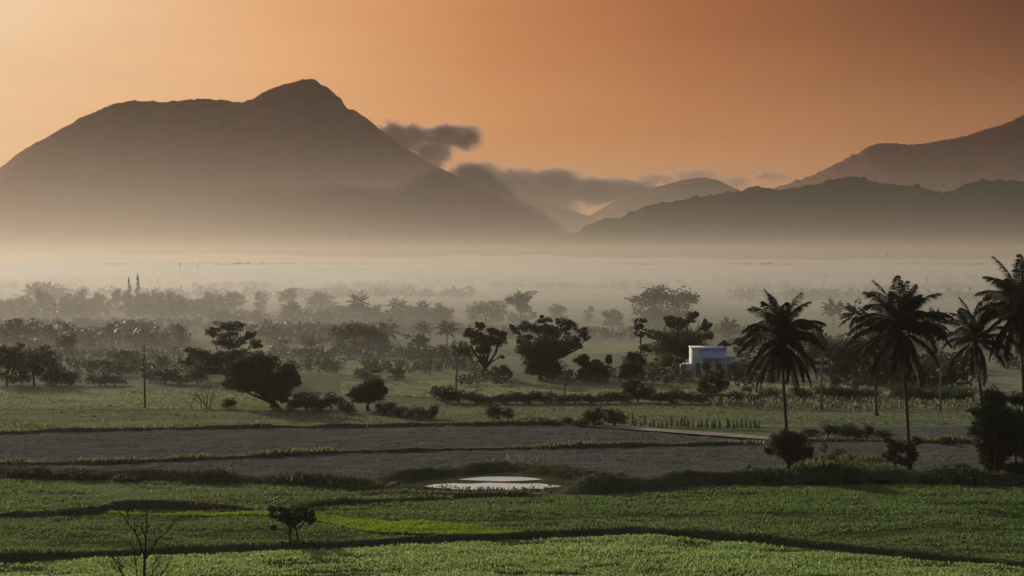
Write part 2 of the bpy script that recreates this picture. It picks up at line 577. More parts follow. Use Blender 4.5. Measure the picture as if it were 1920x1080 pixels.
def valley_mist(X, kx, back, density):
    """a bank of valley air standing before the mountains, thinning upwards and towards its end"""
    m, nt, out = new_mat('valley_mist')
    v = nt.nodes.new('ShaderNodeVolumePrincipled')
    v.inputs['Color'].default_value = (0.45, 0.385, 0.32, 1)
    v.inputs['Density'].default_value = density
    v.inputs['Anisotropy'].default_value = 0.45
    nt.links.new(v.outputs[0], out.inputs['Volume'])
    z = np.linspace(0, 1, 15)
    kx = np.clip(kx, 0.005, 1)
    kx = kx * kx * (3 - 2 * kx)
    V = []
    for x, k in zip(X, kx):
        front = np.stack([back - 850 * k * (1 - z) ** 2.2 - 1, z * 1500], -1)
        for y, zz in np.concatenate([front, [(back, 1500)], [(back, -3)], [(front[0, 0], -3)]]):
            V.append((x, y, zz))
    n, m_ = len(z) + 3, len(X)
    Q = [((c + 1) * n + k, (c + 1) * n + (k + 1) % n, c * n + (k + 1) % n, c * n + k) for c in range(m_ - 1) for k in range(n)]
    me = bpy.data.meshes.new('valley_mist')
    me.from_pydata(V, [], Q + [tuple(range(n)), tuple(range((m_ - 1) * n, m_ * n))[::-1]])
    o = obj('mist', me, m)
    tag(o, kind='stuff')


XR = np.concatenate([np.linspace(-3600, 400, 17), [6000, 16000]])
valley_mist(XR, (XR + 3650) / 3600, 15950, 0.0011)                    # between the near ridges and the mountains
XL = np.concatenate([[-16000, -6000], np.linspace(-4200, -250, 17)])
valley_mist(XL, (-250 - XL) / 3300, 12900, 0.0008)                    # before the left mountain


def mist_layer(name, y0, y1, top, rise, density, seed, patch=0.6, g=0.45, col=(0.45, 0.405, 0.345), nx=110, ny=120):
    """a low bank of ground mist: closed lens-shaped body whose top swells and thins over the fields"""
    m, nt, out = new_mat(name)
    v = nt.nodes.new('ShaderNodeVolumePrincipled')
    v.inputs['Color'].default_value = (*col, 1)
    v.inputs['Density'].default_value = density
    v.inputs['Anisotropy'].default_value = g
    nt.links.new(v.outputs[0], out.inputs['Volume'])
    Y = y0 * (y1 / y0) ** np.linspace(0, 1, ny)
    U = np.linspace(-1, 1, nx)
    YY, UU = np.meshgrid(Y, U, indexing='ij')
    XX = UU * (YY * 0.55 + 120)
    t = (YY - y0) / (y1 - y0)
    k = np.clip((YY - y0) / rise, 0, 1)
    H = top * (k * k * (3 - 2 * k))
    if top > 10:
        kf = np.clip((YY - 600) / 3000, 0, 1)
        H = H * (1 - kf * kf * (3 - 2 * kf))
    if top < 10:      # far off the mist rises in uneven banks
        far = np.clip((YY - 3500) / 5000, 0, 1)
        H = H + 42.0 * far * far * (3 - 2 * far) * np.clip(0.45 + 0.75 * fbm(XX / 1300.0, YY / 2600.0, 4, seed + 30), 0, 1.3)
    H = H * (1 - patch + patch * (0.5 + 0.5 * fbm(XX / 160.0, YY / 110.0, 3, seed)))
    edge = np.clip((1 - np.abs(UU)) / 0.1, 0, 1) * np.clip((y1 - YY) / (0.08 * y1), 0, 1)
    H = np.maximum(H * edge, 0) + 0.02
    n = nx * ny
    V = np.concatenate([np.stack([XX, YY, H], -1).reshape(-1, 3), np.stack([XX, YY, 0 * H - 0.5], -1).reshape(-1, 3)])
    i, j = np.meshgrid(np.arange(ny - 1), np.arange(nx - 1), indexing='ij')
    a, b, c, d = i * nx + j, i * nx + j + 1, (i + 1) * nx + j + 1, (i + 1) * nx + j
    top_q = np.stack([a, b, c, d], -1).reshape(-1, 4)
    bot_q = np.stack([a + n, d + n, c + n, b + n], -1).reshape(-1, 4)
    ring = list(range(nx)) + [r * nx + nx - 1 for r in range(1, ny)] + [(ny - 1) * nx + cc for cc in range(nx - 2, -1, -1)] + [r * nx for r in range(ny - 2, 0, -1)]
    side = [(ring[q], ring[q] + n, ring[(q + 1) % len(ring)] + n, ring[(q + 1) % len(ring)]) for q in range(len(ring))]
    o = obj(name, make_mesh(name, V, [top_q, bot_q, np.array(side)]), m)
    tag(o, kind='stuff')
    return o


mist_layer('mist', 330, 11500, 5.0, 420, 0.0034, 4, 0.8)
mist_layer('mist', 125, 4200, 17.0, 390, 0.0034, 8, 0.4, col=(0.435, 0.42, 0.38))


# ------------------------------------------------------------------ fields
def to_px(P):
    """photo pixel of world points (n,3)"""
    d = P - np.array((0, 0, CAM_H))
    f = d[:, 1] * CP - d[:, 2] * SP
    v = d[:, 1] * SP + d[:, 2] * CP
    return 960 + d[:, 0] / f * F_PX, 540 - v / f * F_PX


def ext(poly):
    """let a line run on past both sides of the frame"""
    p = [tuple(q) for q in poly]
    if p[0][0] <= 0:
        p = [(-500, p[0][1] + (p[0][1] - p[1][1]) / max(p[1][0] - p[0][0], 1) * 200)] + p
    if p[-1][0] >= 1920:
        p = p + [(2420, p[-1][1])]
    return p


def field(name, upper, lower, mat, z, amp=0.0, freq=1.0, nx=160, ny=24, seed=1):
    upper, lower = ext(upper), ext(lower)
    x0, x1 = max(upper[0][0], lower[0][0]), min(upper[-1][0], lower[-1][0])
    xs = np.linspace(x0, x1, nx)
    yu, yl = interp(upper, xs), interp(lower, xs)
    A = np.array([G(x, y) for x, y in zip(xs, yu)])
    B = np.array([G(x, max(y, u + 0.3)) for x, y, u in zip(xs, yl, yu)])
    t = np.linspace(0, 1, ny)[None, :, None]
    V = A[:, None] * (1 - t) + B[:, None] * t
    nz = (value_noise(V[..., 0] * freq, V[..., 1] * freq, seed) * 0.6 + value_noise(V[..., 0] * freq * 2.3, V[..., 1] * freq * 2.3, seed + 3) * 0.4) * 0.5 + 0.5
    V[..., 2] = z + amp * nz
    V = V.reshape(-1, 3)
    i, j = np.meshgrid(np.arange(nx - 1), np.arange(ny - 1), indexing='ij')
    Q = np.stack([i * ny + j, i * ny + j + 1, (i + 1) * ny + j + 1, (i + 1) * ny + j], -1).reshape(-1, 4)
    o = obj(name, make_mesh(name, V, [Q], True), mat)
    tag(o, kind='structure')
    return o


def scatter_pts(upper, lower, per_m2, rng, xr=None):
    upper, lower = ext(upper), ext(lower)
    x0, x1 = max(upper[0][0], lower[0][0], -380), min(upper[-1][0], lower[-1][0], 2300)
    if xr:
        x0, x1 = max(x0, xr[0]), min(x1, xr[1])
    xs = np.linspace(x0, x1, 60)
    ymin, ymax = interp(upper, xs).min(), interp(lower, xs).max()
    far, near = G(960, ymin)[1], G(960, ymax)[1]
    xa, xb = min(G(x0, ymin)[0], G(x0, ymax)[0]), max(G(x1, ymin)[0], G(x1, ymax)[0])
    n = int((far - near) * (xb - xa) * per_m2)
    P = np.stack([rng.uniform(xa, xb, n), rng.uniform(near, far, n), np.zeros(n)], -1)
    px, py = to_px(P)
    ok = (px > x0) & (px < x1) & (py > interp(upper, px)) & (py < interp(lower, px))
    ok &= ((px > -60) & (px < 1980) & (py < 1105)) | (rng.random(n) < 0.45)      # thinner past the edge of the view
    return P[ok]


def crop(name, label, cat, upper, lower, per_m2, size, height, mat, seed, spread=0.9, thin=0.0, leaves=3, width=0.45, z0=0.05, xr=None, scale_noise=0.8):
    rng = np.random.default_rng(seed)
    P = scatter_pts(upper, lower, per_m2, rng, xr)
    nz = fbm(P[:, 0] * 0.22 * scale_noise, P[:, 1] * 0.55 * scale_noise, 4, seed, 0.65) * 0.5 + 0.5
    if thin:
        keep = rng.random(len(P)) < np.clip(1 - thin + nz * thin * 1.6, 0, 1)
        P, nz = P[keep], nz[keep]
    mb = MB()
    hmod = 0.55 + 0.9 * np.clip(nz, 0, 1)
    for k in range(leaves):
        n = len(P)
        D = np.stack([rng.normal(0, spread, n), rng.normal(0, spread, n), np.abs(rng.normal(0.8, 0.4, n))], -1)
        S = size * rng.uniform(0.6, 1.3, n) * hmod
        Q = P + np.stack([rng.normal(0, size * 0.5, n), rng.normal(0, size * 0.5, n), z0 + height * hmod * rng.uniform(0.25, 1.0, n)], -1)
        mb.leaves(Q, D, S, width, rng)
    o = obj(name, mb.build(name), mat)
    tag(o, label, cat, None, 'stuff')
    return o


def bund(name, line, width, height, seed, grass=18, gh=0.35, gmat='grass_dry', mat='bank', label=None):
    """a raised earth bank between fields along a photo polyline, with its own fringe of grass"""
    rng = np.random.default_rng(seed)
    line = ext(line)
    xs = np.linspace(line[0][0], line[-1][0], 260)
    P = np.array([G(x, y) for x, y in zip(xs, interp(line, xs))])
    seg = np.concatenate([[0], np.cumsum(np.linalg.norm(np.diff(P, axis=0), axis=1))])
    s = np.linspace(0, seg[-1], int(max(60, seg[-1] / 0.6)))
    P = np.stack([np.interp(s, seg, P[:, 0]), np.interp(s, seg, P[:, 1]), 0 * s], -1)
    tan = np.gradient(P, axis=0)
    tan /= np.linalg.norm(tan, axis=1)[:, None]
    nrm = np.stack([-tan[:, 1], tan[:, 0], 0 * s], -1)
    prof = np.array([(-1.0, -0.02), (-0.75, 0.35), (-0.45, 0.85), (-0.1, 1.0), (0.25, 0.95), (0.6, 0.5), (1.0, -0.02)])
    m = len(prof)
    wv = width * 0.5 * (1 + 0.25 * fbm(s / 6, s * 0 + seed, 3, seed))
    hv = height * (0.9 + 0.25 * fbm(s / 4, s * 0 + seed + 9, 3, seed + 1))
    hv = hv * np.clip(np.minimum(s, s[-1] - s) / 3.0, 0.02, 1)
    V = P[:, None] + nrm[:, None] * (prof[None, :, 0] * wv[:, None])[..., None]
    V[..., 2] = prof[None, :, 1] * hv[:, None] + 0.0
    V[..., 2] += np.where((prof[None, :, 1] > 0), rng.normal(0, height * 0.06, V.shape[:2]), 0)
    top = V[:, 3].copy()
    n = len(s)
    i, j = np.meshgrid(np.arange(n - 1), np.arange(m - 1), indexing='ij')
    Q = np.stack([i * m + j, i * m + j + 1, (i + 1) * m + j + 1, (i + 1) * m + j], -1).reshape(-1, 4)
    o = obj(name, make_mesh(name, V.reshape(-1, 3), [Q], True), M[mat])
    tag(o, kind='structure')
    px, py = to_px(P)
    vis = np.where((px > -380) & (px < 2300))[0]
    if grass and len(vis):
        cnt = int(len(vis) * 0.6 * grass)
        idx = rng.choice(vis, cnt)
        off = rng.normal(0, 0.34, cnt)
        C = top[idx] + nrm[idx] * (off * wv[idx])[:, None] + tan[idx] * rng.uniform(-.4, .4, cnt)[:, None]
        C[:, 2] = hv[idx] * np.clip(1 - np.abs(off) * 0.8, 0, 1) * 0.95
        dens = fbm(s[idx] / 3, s[idx] * 0, 3, seed + 4) * 0.5 + 0.55
        S = gh * rng.uniform(0.5, 1.3, cnt) * np.clip(dens, 0.25, 1.4)
        D = np.stack([rng.normal(0, .45, cnt), rng.normal(0, .45, cnt), np.ones(cnt)], -1)
        mb = MB()
        C[:, 2] += S * 0.4
        mb.leaves(C, D, S, 0.28, rng)
        g = obj('grass', mb.build('grass'), M[gmat], None)
        tag(g, label or 'rough grass fringing a raised field bank', 'grass', None, 'stuff')
    return o


# boundary lines of the fields, read along the photo
B1 = [(0, 1052), (200, 1042), (400, 1034), (640, 1026), (800, 1016), (1000, 1007), (1100, 1003), (1190, 998), (1280, 1005), (1440, 1018), (1560, 1030), (1700, 1044), (1800, 1052), (1920, 1062)]
B2 = [(0, 972), (180, 966), (215, 956), (350, 952), (440, 960), (520, 964)]
B2b = [(520, 964), (560, 955), (640, 946), (760, 942), (850, 938)]
LIME_U = [(190, 965), (480, 964), (620, 970), (800, 984), (985, 999)]
LIME_L = [(190, 968), (480, 971), (600, 980), (690, 1000), (860, 1008), (985, 1003)]
B3 = [(0, 894), (200, 900), (400, 906), (600, 914), (720, 922), (820, 930), (1000, 930), (1080, 926), (1280, 914), (1460, 909), (1920, 912)]
B4 = [(0, 874), (200, 872), (400, 864), (640, 852), (900, 846), (1100, 841), (1280, 838), (1440, 834)]
B5 = [(0, 816), (200, 810), (340, 807), (480, 805), (640, 804), (860, 800), (1060, 798)]
H_TOP = [(0, 769), (300, 768), (560, 772), (760, 782)]

field('field', B1, [(0, 1400), (1920, 1400)], M['soil_green'], 0.012, 0.08, 0.9, 200, 40)
field('field', LIME_U, LIME_L, M['soil_lime'], 0.10, 0.03, 1, 80, 10)
field('field', B2 + [(600, 975), (985, 1001)], [(0, 1052), (200, 1042), (400, 1034), (640, 1026), (800, 1016), (985, 1008)], M['soil_green'], 0.016, 0.06, 0.9)
field('field', [(520, 962), (640, 944), (760, 940), (850, 936), (1000, 928), (1280, 913), (1460, 908), (1920, 911)],
      [(520, 966), (620, 970), (800, 984), (985, 1001), (1100, 1003), (1190, 998), (1280, 1005), (1440, 1018), (1560, 1030), (1700, 1044), (1800, 1052), (1920, 1062)], M['soil_green'], 0.02, 0.06, 0.9)
field('field', [(0, 893), (200, 899), (400, 905), (600, 913), (720, 921), (850, 932)], [(0, 972), (180, 966), (215, 956), (350, 952), (440, 960), (520, 963), (560, 955), (640, 946), (760, 942), (850, 938)], M['meadow_green'], 0.012, 0.05, 0.8)
field('ploughed_field', B4[:-1] + [(1440, 834), (1500, 832), (1920, 828)], [(0, 893), (200, 899), (400, 905), (600, 912), (720, 918), (820, 880), (1000, 876), (1080, 900), (1280, 906), (1460, 905), (1920, 905)], M['soil'], 0.012, 0.22, 1.3, 320, 60)
field('mud', [(700, 905), (800, 896), (900, 889), (1000, 888), (1060, 896), (1110, 906)], [(700, 909), (800, 918), (900, 923), (1000, 922), (1060, 917), (1110, 909)], M['bank'], 0.02, 0.02, 1, 60, 12)
field('ploughed_field', B5 + [(1150, 806), (1280, 816), (1430, 828)], [(0, 874), (200, 872), (400, 864), (640, 852), (900, 846), (1100, 841), (1280, 838), (1430, 834)], M['soil'], 0.016, 0.24, 1.2, 320, 60)
field('field', H_TOP + [(1060, 790)], B5, M['meadow_green'], 0.012, 0.05, 0.7)
field('field', [(0, 729), (260, 731), (480, 735), (560, 745)], [(0, 769), (300, 768), (480, 770), (560, 772)], M['meadow'], 0.014, 0.1, 0.5)
field('field', [(640, 716), (900, 713), (1160, 716), (1400, 722), (1480, 724)], [(640, 742), (820, 746), (1160, 746), (1400, 744), (1480, 742)], M['meadow'], 0.012, 0.08, 0.5)
field('field', [(800, 757), (1100, 757), (1340, 760), (1500, 768), (1920, 772)], [(800, 784), (1100, 800), (1340, 803), (1500, 801), (1920, 800)], M['meadow_green'], 0.012, 0.05, 0.5)
field('field', [(1500, 802), (1920, 801)], [(1500, 826), (1920, 824)], M['soil'], 0.012, 0.12, 0.8)
field('path', [(1045, 796), (1150, 802), (1280, 811), (1440, 823)], [(1045, 799), (1150, 807), (1280, 817), (1440, 829)], M['path'], 0.26, 0.02, 1, 90, 5)
field('field', [(430, 640), (600, 646), (900, 650)], [(430, 692), (600, 702), (900, 704)], M['meadow'], 0.012, 0.0)
field('field', [(130, 640), (250, 638), (290, 640)], [(130, 672), (190, 676), (290, 652)], M['meadow'], 0.02, 0.0)
field('field', [(1080, 640), (1200, 634), (1240, 640)], [(1080, 664), (1160, 662), (1240, 655)], M['meadow'], 0.012, 0.0)
field('field', [(1370, 715), (1500, 718), (1820, 718)], [(1370, 742), (1500, 744), (1820, 742)], M['meadow'], 0.016, 0.0)

bund('earth_bank', B1, 1.4, 0.42, 1, 60, 0.28, 'leaf_dark', label='dark grass along the bank nearest the camera')
bund('earth_bank', B2, 1.6, 0.6, 2, 24, 0.3, 'grass_dry', label='pale grass on the curved bank behind the bare tree')
bund('earth_bank', B2b, 1.3, 0.4, 3, 22, 0.4, 'leaf_mid', label='grass on the short bank behind the small two-stemmed tree')
bund('earth_bank', LIME_U, 0.8, 0.25, 4, 18, 0.28, 'grass_dry', label='thin grass on the bank above the lime green strip')
bund('earth_bank', [(0, 893), (200, 899), (400, 905), (600, 912), (740, 920)], 3.2, 0.8, 5, 60, 0.55, 'leaf_mid', label='dark weeds on the bank left of the pond')
bund('earth_bank', [(1030, 924), (1080, 923), (1280, 911), (1460, 905), (1920, 908)], 4.2, 1.15, 6, 90, 0.6, 'leaf_mid', label='dark weeds on the long bank right of the pond')
bund('earth_bank', [(690, 906), (800, 893), (900, 884), (960, 880), (1040, 890), (1120, 902), (1230, 908)], 3.0, 0.75, 7, 14, 0.3, 'leaf_mid', label='short weeds on the mound behind the pond')
bund('earth_bank', B4, 1.3, 0.42, 8, 34, 0.5, 'grass_dry', label='pale grass on the bank between the two ploughed fields')
bund('earth_bank', B5, 1.6, 0.5, 9, 26, 0.45, 'grass_dry', label='grass on the bank above the upper ploughed field')
bund('earth_bank', [(1440, 829), (1600, 828), (1700, 831), (1920, 833)], 2.4, 0.4, 10, 50, 0.6, 'grass_dry', label='dry grass behind the two small trees by the palms')
bund('earth_bank', [(640, 930), (720, 928), (850, 931), (1000, 934), (1060, 930)], 1.8, 0.3, 12, 46, 0.35, 'grass_dry', label='short grass on the near shore of the pond')

# crops and grasses
NEARF = [(0, 1210), (1920, 1210)]
crop('crop', 'bright green leafy crop filling the nearest field', 'crop', [(x, y + 9) for x, y in B1], NEARF, 62, 0.20, 0.16, M['crop_near'], 21, 0.55, 0.95, 3, 0.32)
crop('crop', 'dark green leafy crop left of the lime green strip', 'crop', [(0, 974), (180, 968), (215, 968), (480, 973), (600, 982), (690, 1002), (860, 1010)],
     [(0, 1050), (200, 1040), (400, 1032), (640, 1024), (800, 1014), (860, 1011)], 46, 0.18, 0.12, M['crop'], 22, 0.6, 0.85, 3, 0.35)
crop('crop', 'dark green leafy crop in the wide field below the palms', 'crop', [(520, 964), (640, 948), (760, 944), (850, 940), (1000, 934), (1280, 918), (1460, 912), (1920, 915)],
     [(520, 966), (620, 968), (800, 982), (985, 999), (1100, 1000), (1190, 994), (1280, 1001), (1440, 1014), (1560, 1026), (1700, 1040), (1800, 1048), (1920, 1058)], 36, 0.20, 0.13, M['crop'], 23, 0.6, 0.85, 3, 0.35)
crop('young_rice', 'lime green young rice in the narrow wedge-shaped strip', 'crop', [(x, y + 1) for x, y in LIME_U], LIME_L, 70, 0.22, 0.14, M['lime'], 24, 0.4, 0.2, 3, 0.3, 0.1)
crop('grass', 'green grass in the field between the left bank and the curved bank', 'grass', [(0, 897), (200, 903), (400, 909), (600, 917), (720, 925), (850, 935)],
     [(0, 968), (180, 962), (215, 952), (350, 948), (440, 956), (520, 959), (560, 951), (640, 942), (850, 937)], 24, 0.2, 0.14, M['crop'], 25, 0.7, 0.7, 3)
crop('grass', 'sunlit pale grass along the top of the curved bank', 'grass', [(230, 942), (360, 934), (560, 931), (760, 932)], [(230, 952), (360, 946), (560, 946), (760, 940)], 26, 0.3, 0.22, M['grass_dry'], 26, 0.5, 0.3, 3, 0.3)
crop('grass', 'pale rough grass of the meadow under the leaning pole', 'grass', [(0, 729), (260, 731), (480, 735), (560, 745)], [(0, 769), (300, 768), (480, 770), (560, 772)], 2.5, 0.32, 0.1, M['grass_dry'], 27, 0.5, 0.6, 3, 0.4)
crop('grass', 'dry grass in the meadow between the tree row and the hedge', 'grass', [(640, 720), (900, 717), (1160, 720), (1400, 726)], [(640, 742), (820, 746), (1160, 746), (1400, 744)], 2.0, 0.32, 0.1, M['grass_dry'], 28, 0.5, 0.6, 3, 0.4)
crop('scrub', 'speckled knee-high scrub with bright-coloured leaf tips behind the palms', 'scrub', [(1330, 742), (1500, 742), (1830, 744)], [(1330, 764), (1500, 772), (1830, 774)], 3.4, 0.45, 0.7, M['scrub'], 29, 0.6, 0.3, 3, 0.35)
crop('grass', 'dry grass strip edging the ploughed field on the far left', 'grass', [(0, 800), (240, 799), (420, 802)], [(0, 814), (240, 808), (420, 806)], 5, 0.5, 0.25, M['grass_dry'], 30, 0.5, 0.5, 3, 0.3)
crop('grass', 'weeds dotting the muddy shore of the pond', 'grass', [(700, 900), (900, 917), (1110, 904)], [(700, 926), (900, 928), (1110, 924)], 4, 0.28, 0.12, M['leaf_mid'], 55, 0.5, 0.6, 3, 0.3)
crop('reeds', 'pinkish brown reeds on the mound behind the pond', 'reeds', [(955, 872), (1050, 876)], [(955, 884), (1050, 892)], 5, 0.5, 0.4, M['reed'], 31, 0.3, 0.4, 3, 0.12, 0.5)
crop('grass', 'tall sunlit grass on the bank between the two small trees', 'grass', [(1490, 876), (1680, 880)], [(1490, 892), (1680, 894)], 22, 0.6, 0.45, M['grass_dry'], 32, 0.35, 0.3, 3, 0.15, 0.4)

crop('grass', 'short patchy grass of the field above the upper ploughed field', 'grass', H_TOP + [(1060, 791)], [(x, y - 2) for x, y in B5], 3.5, 0.22, 0.07, M['grass_pale'], 51, 0.7, 0.8, 3)
crop('grass', 'short patchy grass of the field in front of the hedge and scrub', 'grass', [(800, 758), (1100, 758), (1340, 761), (1500, 770), (1920, 774)], [(800, 784), (1100, 798), (1340, 801), (1500, 799), (1920, 798)], 3.0, 0.24, 0.07, M['grass_pale'], 52, 0.7, 0.8, 3)
for lab, u, l, sd in (('loose clods of the lower ploughed field', B4[:-1] + [(1440, 836), (1500, 834), (1920, 832)], [(0, 890), (200, 896), (400, 902), (600, 909), (720, 914), (820, 882), (1000, 876), (1080, 900), (1280, 904), (1460, 902), (1920, 902)], 41),
                      ('loose clods of the upper ploughed field', B5 + [(1150, 808), (1280, 818), (1430, 830)], [(0, 872), (200, 870), (400, 862), (640, 850), (900, 844), (1100, 839), (1280, 836), (1430, 832)], 42)):
    crop('clods', lab, 'clods', u, l, 4.5, 0.10, 0.09, M['soil'], sd, 1.0, 0.7, 1, 0.7, 0.16)

# the pond
def pond():
    for nm, pts, z in (('pond', [(792, 912), (815, 908), (850, 906), (880, 907), (915, 905), (950, 906), (985, 907), (1010, 906), (1035, 909), (1062, 912), (1030, 914), (1012, 917), (985, 916), (960, 919), (925, 917),
                                 (890, 919), (850, 917), (826, 915)], 0.05),
                       ('pond', [(858, 899), (885, 896), (905, 894), (940, 893.5), (975, 894), (1000, 896), (1018, 899), (985, 901), (940, 902.5), (900, 901)], 0.05)):
        V = np.array([G(x, y, z) for x, y in pts])
        c = V.mean(0)
        V = np.concatenate([V, [c]])
        n = len(pts)
        T = [(n, k, (k + 1) % n) for k in range(n)]
        o = obj(nm, make_mesh(nm, V, [np.array(T)]), M['water'])
        tag(o, kind='structure')


pond()


# ------------------------------------------------------------------ trees
def crown_points(clumps, total, rng, sub=0.42):
    """points through lumpy ellipsoids: clumps (cx,cy,cz,rx,ry,rz); leaves gather in smaller tufts near each clump's skin"""
    vol = np.array([c[3] * c[5] for c in clumps])
    cnt = np.maximum((vol / vol.sum() * total).astype(int), 12)
    out, dirs = [], []
    for c, n in zip(clumps, cnt):
        c = np.asarray(c, float)
        r = c[3:6]
        nt = max(7, int(n / 110))
        d = rng.normal(size=(nt, 3))
        d /= np.linalg.norm(d, axis=1)[:, None]
        rad = rng.uniform(0.35, 1.0, nt) ** 0.6
        cen = d * rad[:, None] * 0.9
        pick = rng.integers(0, nt, n)
        e = rng.normal(size=(n, 3))
        e /= np.linalg.norm(e, axis=1)[:, None]
        e *= (rng.random(n) ** 0.45)[:, None] * sub * rng.uniform(0.6, 1.15, nt)[pick][:, None]
        p = (cen[pick] + e)
        p[:, 2] = np.maximum(p[:, 2], -0.8 - 0.15 * rng.random(n))
        out.append(c[:3] + p * r)
        dirs.append(e / (np.linalg.norm(e, axis=1)[:, None] + 1e-6) + rng.normal(0, 0.7, (n, 3)))
        nc = int(n * 0.3)                              # leaves of the shaded inside
        d = rng.normal(size=(nc, 3))
        d /= np.linalg.norm(d, axis=1)[:, None]
        out.append(c[:3] + d * (rng.random(nc) ** 0.4 * 0.7)[:, None] * r)
        dirs.append(rng.normal(size=(nc, 3)))
    return np.concatenate(out), np.concatenate(dirs)


def crown_mesh(clumps, total, leaf, rng, width=0.55, sub=0.42):
    P, D = crown_points(clumps, total, rng, sub)
    P[:, 2] = np.maximum(P[:, 2], 0.05)
    mb = MB()
    mb.leaves(P, D, leaf * rng.uniform(0.65, 1.35, len(P)), width, rng)
    return mb.build('crown')


def trunk_mesh(stems, clumps, r0, rng, split=0.45):
    """tapered trunk(s) that fork to every clump"""
    mb = MB()
    cl = [np.asarray(c, float) for c in clumps]
    for si, (bx, by) in enumerate(stems):
        mine = [c for k, c in enumerate(cl) if k % len(stems) == si] or cl[:1]
        cen = np.mean([c[:3] for c in mine], axis=0)
        low = min(c[2] for c in mine)
        fork = np.array([bx * 0.7 + cen[0] * 0.3, by * 0.7 + cen[1] * 0.3, max(low * split * 1.3, 0.3)])
        base = np.array([bx, by, -0.05])
        mid = base * 0.5 + fork * 0.5 + np.array([rng.normal(0, r0 * 0.5), rng.normal(0, r0 * .5), 0])
        mb.tube([base, base + (0, 0, r0 * 0.6), mid, fork], [r0 * 1.35, r0 * 1.02, r0 * 0.85, r0 * 0.72], 8)
        for c in mine:
            q = c[:3] + np.array([0, 0, c[5] * 0.2])
            m1 = fork * 0.5 + q * 0.5 + rng.normal(0, 0.12, 3) * np.linalg.norm(q - fork) * np.array([1, 1, 0.4])
            mb.tube([fork - (0, 0, r0 * 0.3), m1, q], [r0 * 0.42, r0 * 0.26, r0 * 0.09], 6)
            for _ in range(3):
                e = q + rng.normal(0, 0.5, 3) * c[3:6]
                mb.tube([m1 * 0.4 + q * 0.6, e], [r0 * 0.2, r0 * 0.05], 5)
    return mb.build('trunk', True)


def tree(name, label, base, clumps, mat='leaf_dark', cover=3.0, leaf_px=3.0, stems=None, trunk_px=5, cat='tree', group=None, seed=0, sub=0.42, bark='bark', depth=0.85, width=0.55):
    """a tree drawn from the photo: base pixel on the ground, crown clumps (cx, cy, rx, ry) in photo pixels turned to metres at that distance"""
    rng = np.random.default_rng(seed + int(base[0] * 7 + base[1]))
    g = G(*base)
    s = MPP(base[1])
    W = max(c[0] + c[2] for c in clumps) - min(c[0] - c[2] for c in clumps)
    cl = []
    for (cx, cy, rx, ry) in clumps:
        dyy = rng.uniform(-1, 1) * max(W * 0.42 - rx, 0) * 0.7
        cl.append(((cx - base[0]) * s, dyy * s, (base[1] - cy) * s, rx * s, min(rx, W * 0.4) * s * depth, ry * s))
    area = sum(math.pi * c[2] * c[3] for c in clumps)
    n = int(cover * 1.5 * area / (0.28 * leaf_px ** 2))
    root = empty(name, g)
    tag(root, label, cat, group)
    stm = [((x - base[0]) * s, 0.15 * k * s) for k, x in enumerate(stems or [base[0]])]
    obj('trunk', trunk_mesh(stm, cl, trunk_px * s * 0.5, rng), M[bark], root)
    obj('crown', crown_mesh(cl, n, leaf_px * s, rng, width, sub), M[mat], root)
    return root


tree('broad_tree', 'dense dark round-crowned tree in the meadow with a side lobe, left of centre', (515, 766),
     [(470, 700, 46, 34), (487, 678, 34, 20), (455, 690, 32, 24), (541, 695, 21, 18), (547, 717, 17, 15), (430, 722, 18, 14), (518, 722, 30, 18), (490, 715, 40, 22), (530, 742, 16, 14), (470, 722, 42, 15), (512, 735, 34, 16)],
     cover=3.6, trunk_px=17, seed=1)
tree('umbrella_tree', 'tall open flat-topped tree standing behind the dense dark round-crowned tree', (424, 716),
     [(428, 611, 30, 13), (398, 622, 20, 11), (428, 638, 36, 18), (468, 630, 14, 11), (476, 645, 14, 11), (374, 659, 26, 12), (402, 670, 38, 15), (358, 676, 11, 9), (438, 672, 40, 22), (395, 690, 28, 14)],
     cover=2.0, trunk_px=8, seed=2)
tree('forked_tree', 'dark vase-shaped tree with a bare forked trunk beside the pole with a crossarm', (908, 713),
     [(881, 622, 13, 11), (900, 611, 11, 10), (890, 630, 15, 10), (923, 621, 13, 9), (940, 627, 13, 11), (910, 639, 27, 13), (933, 640, 19, 11), (908, 656, 20, 12), (905, 671, 10, 11), (941, 667, 6, 5)],
     cover=2.9, trunk_px=12, seed=3)
tree('spreading_tree', 'large spreading tree with an open lobed top, rising behind a dense rounded tree', (1036, 708),
     [(1020, 598, 16, 9), (1056, 601, 16, 10), (1071, 611, 16, 11), (1095, 624, 13, 11), (1100, 634, 9, 7), (992, 614, 22, 12), (966, 619, 14, 10), (1030, 622, 34, 18), (1073, 638, 20, 16), (1088, 649, 9, 6), (984, 636, 18, 11), (1040, 650, 40, 16)],
     cover=2.1, trunk_px=12, seed=4)
tree('rounded_tree', 'dense dark rounded tree in front of the large spreading tree', (1014, 714),
     [(1015, 655, 46, 16), (1021, 643, 27, 12), (990, 655, 22, 15), (1047, 656, 20, 17), (1015, 676, 38, 17), (1010, 693, 28, 12), (1040, 690, 20, 14)],
     cover=3.6, trunk_px=12, seed=5)
tree('low_tree', 'low two-lobed dark tree just right of the dense rounded tree', (1112, 717),
     [(1092, 674, 17, 11), (1097, 668, 11, 7), (1142, 676, 9, 12), (1116, 688, 31, 13), (1090, 702, 12, 11), (1134, 700, 14, 11)],
     cover=3.0, trunk_px=5, stems=[1092, 1134], seed=6)
tree('round_shrub', 'rounded dark shrub between the vase-shaped tree and the dense rounded tree', (940, 714), [(938, 697, 17, 14), (930, 704, 14, 9), (950, 701, 12, 10)], cover=3.0, trunk_px=3, cat='shrub', seed=7)
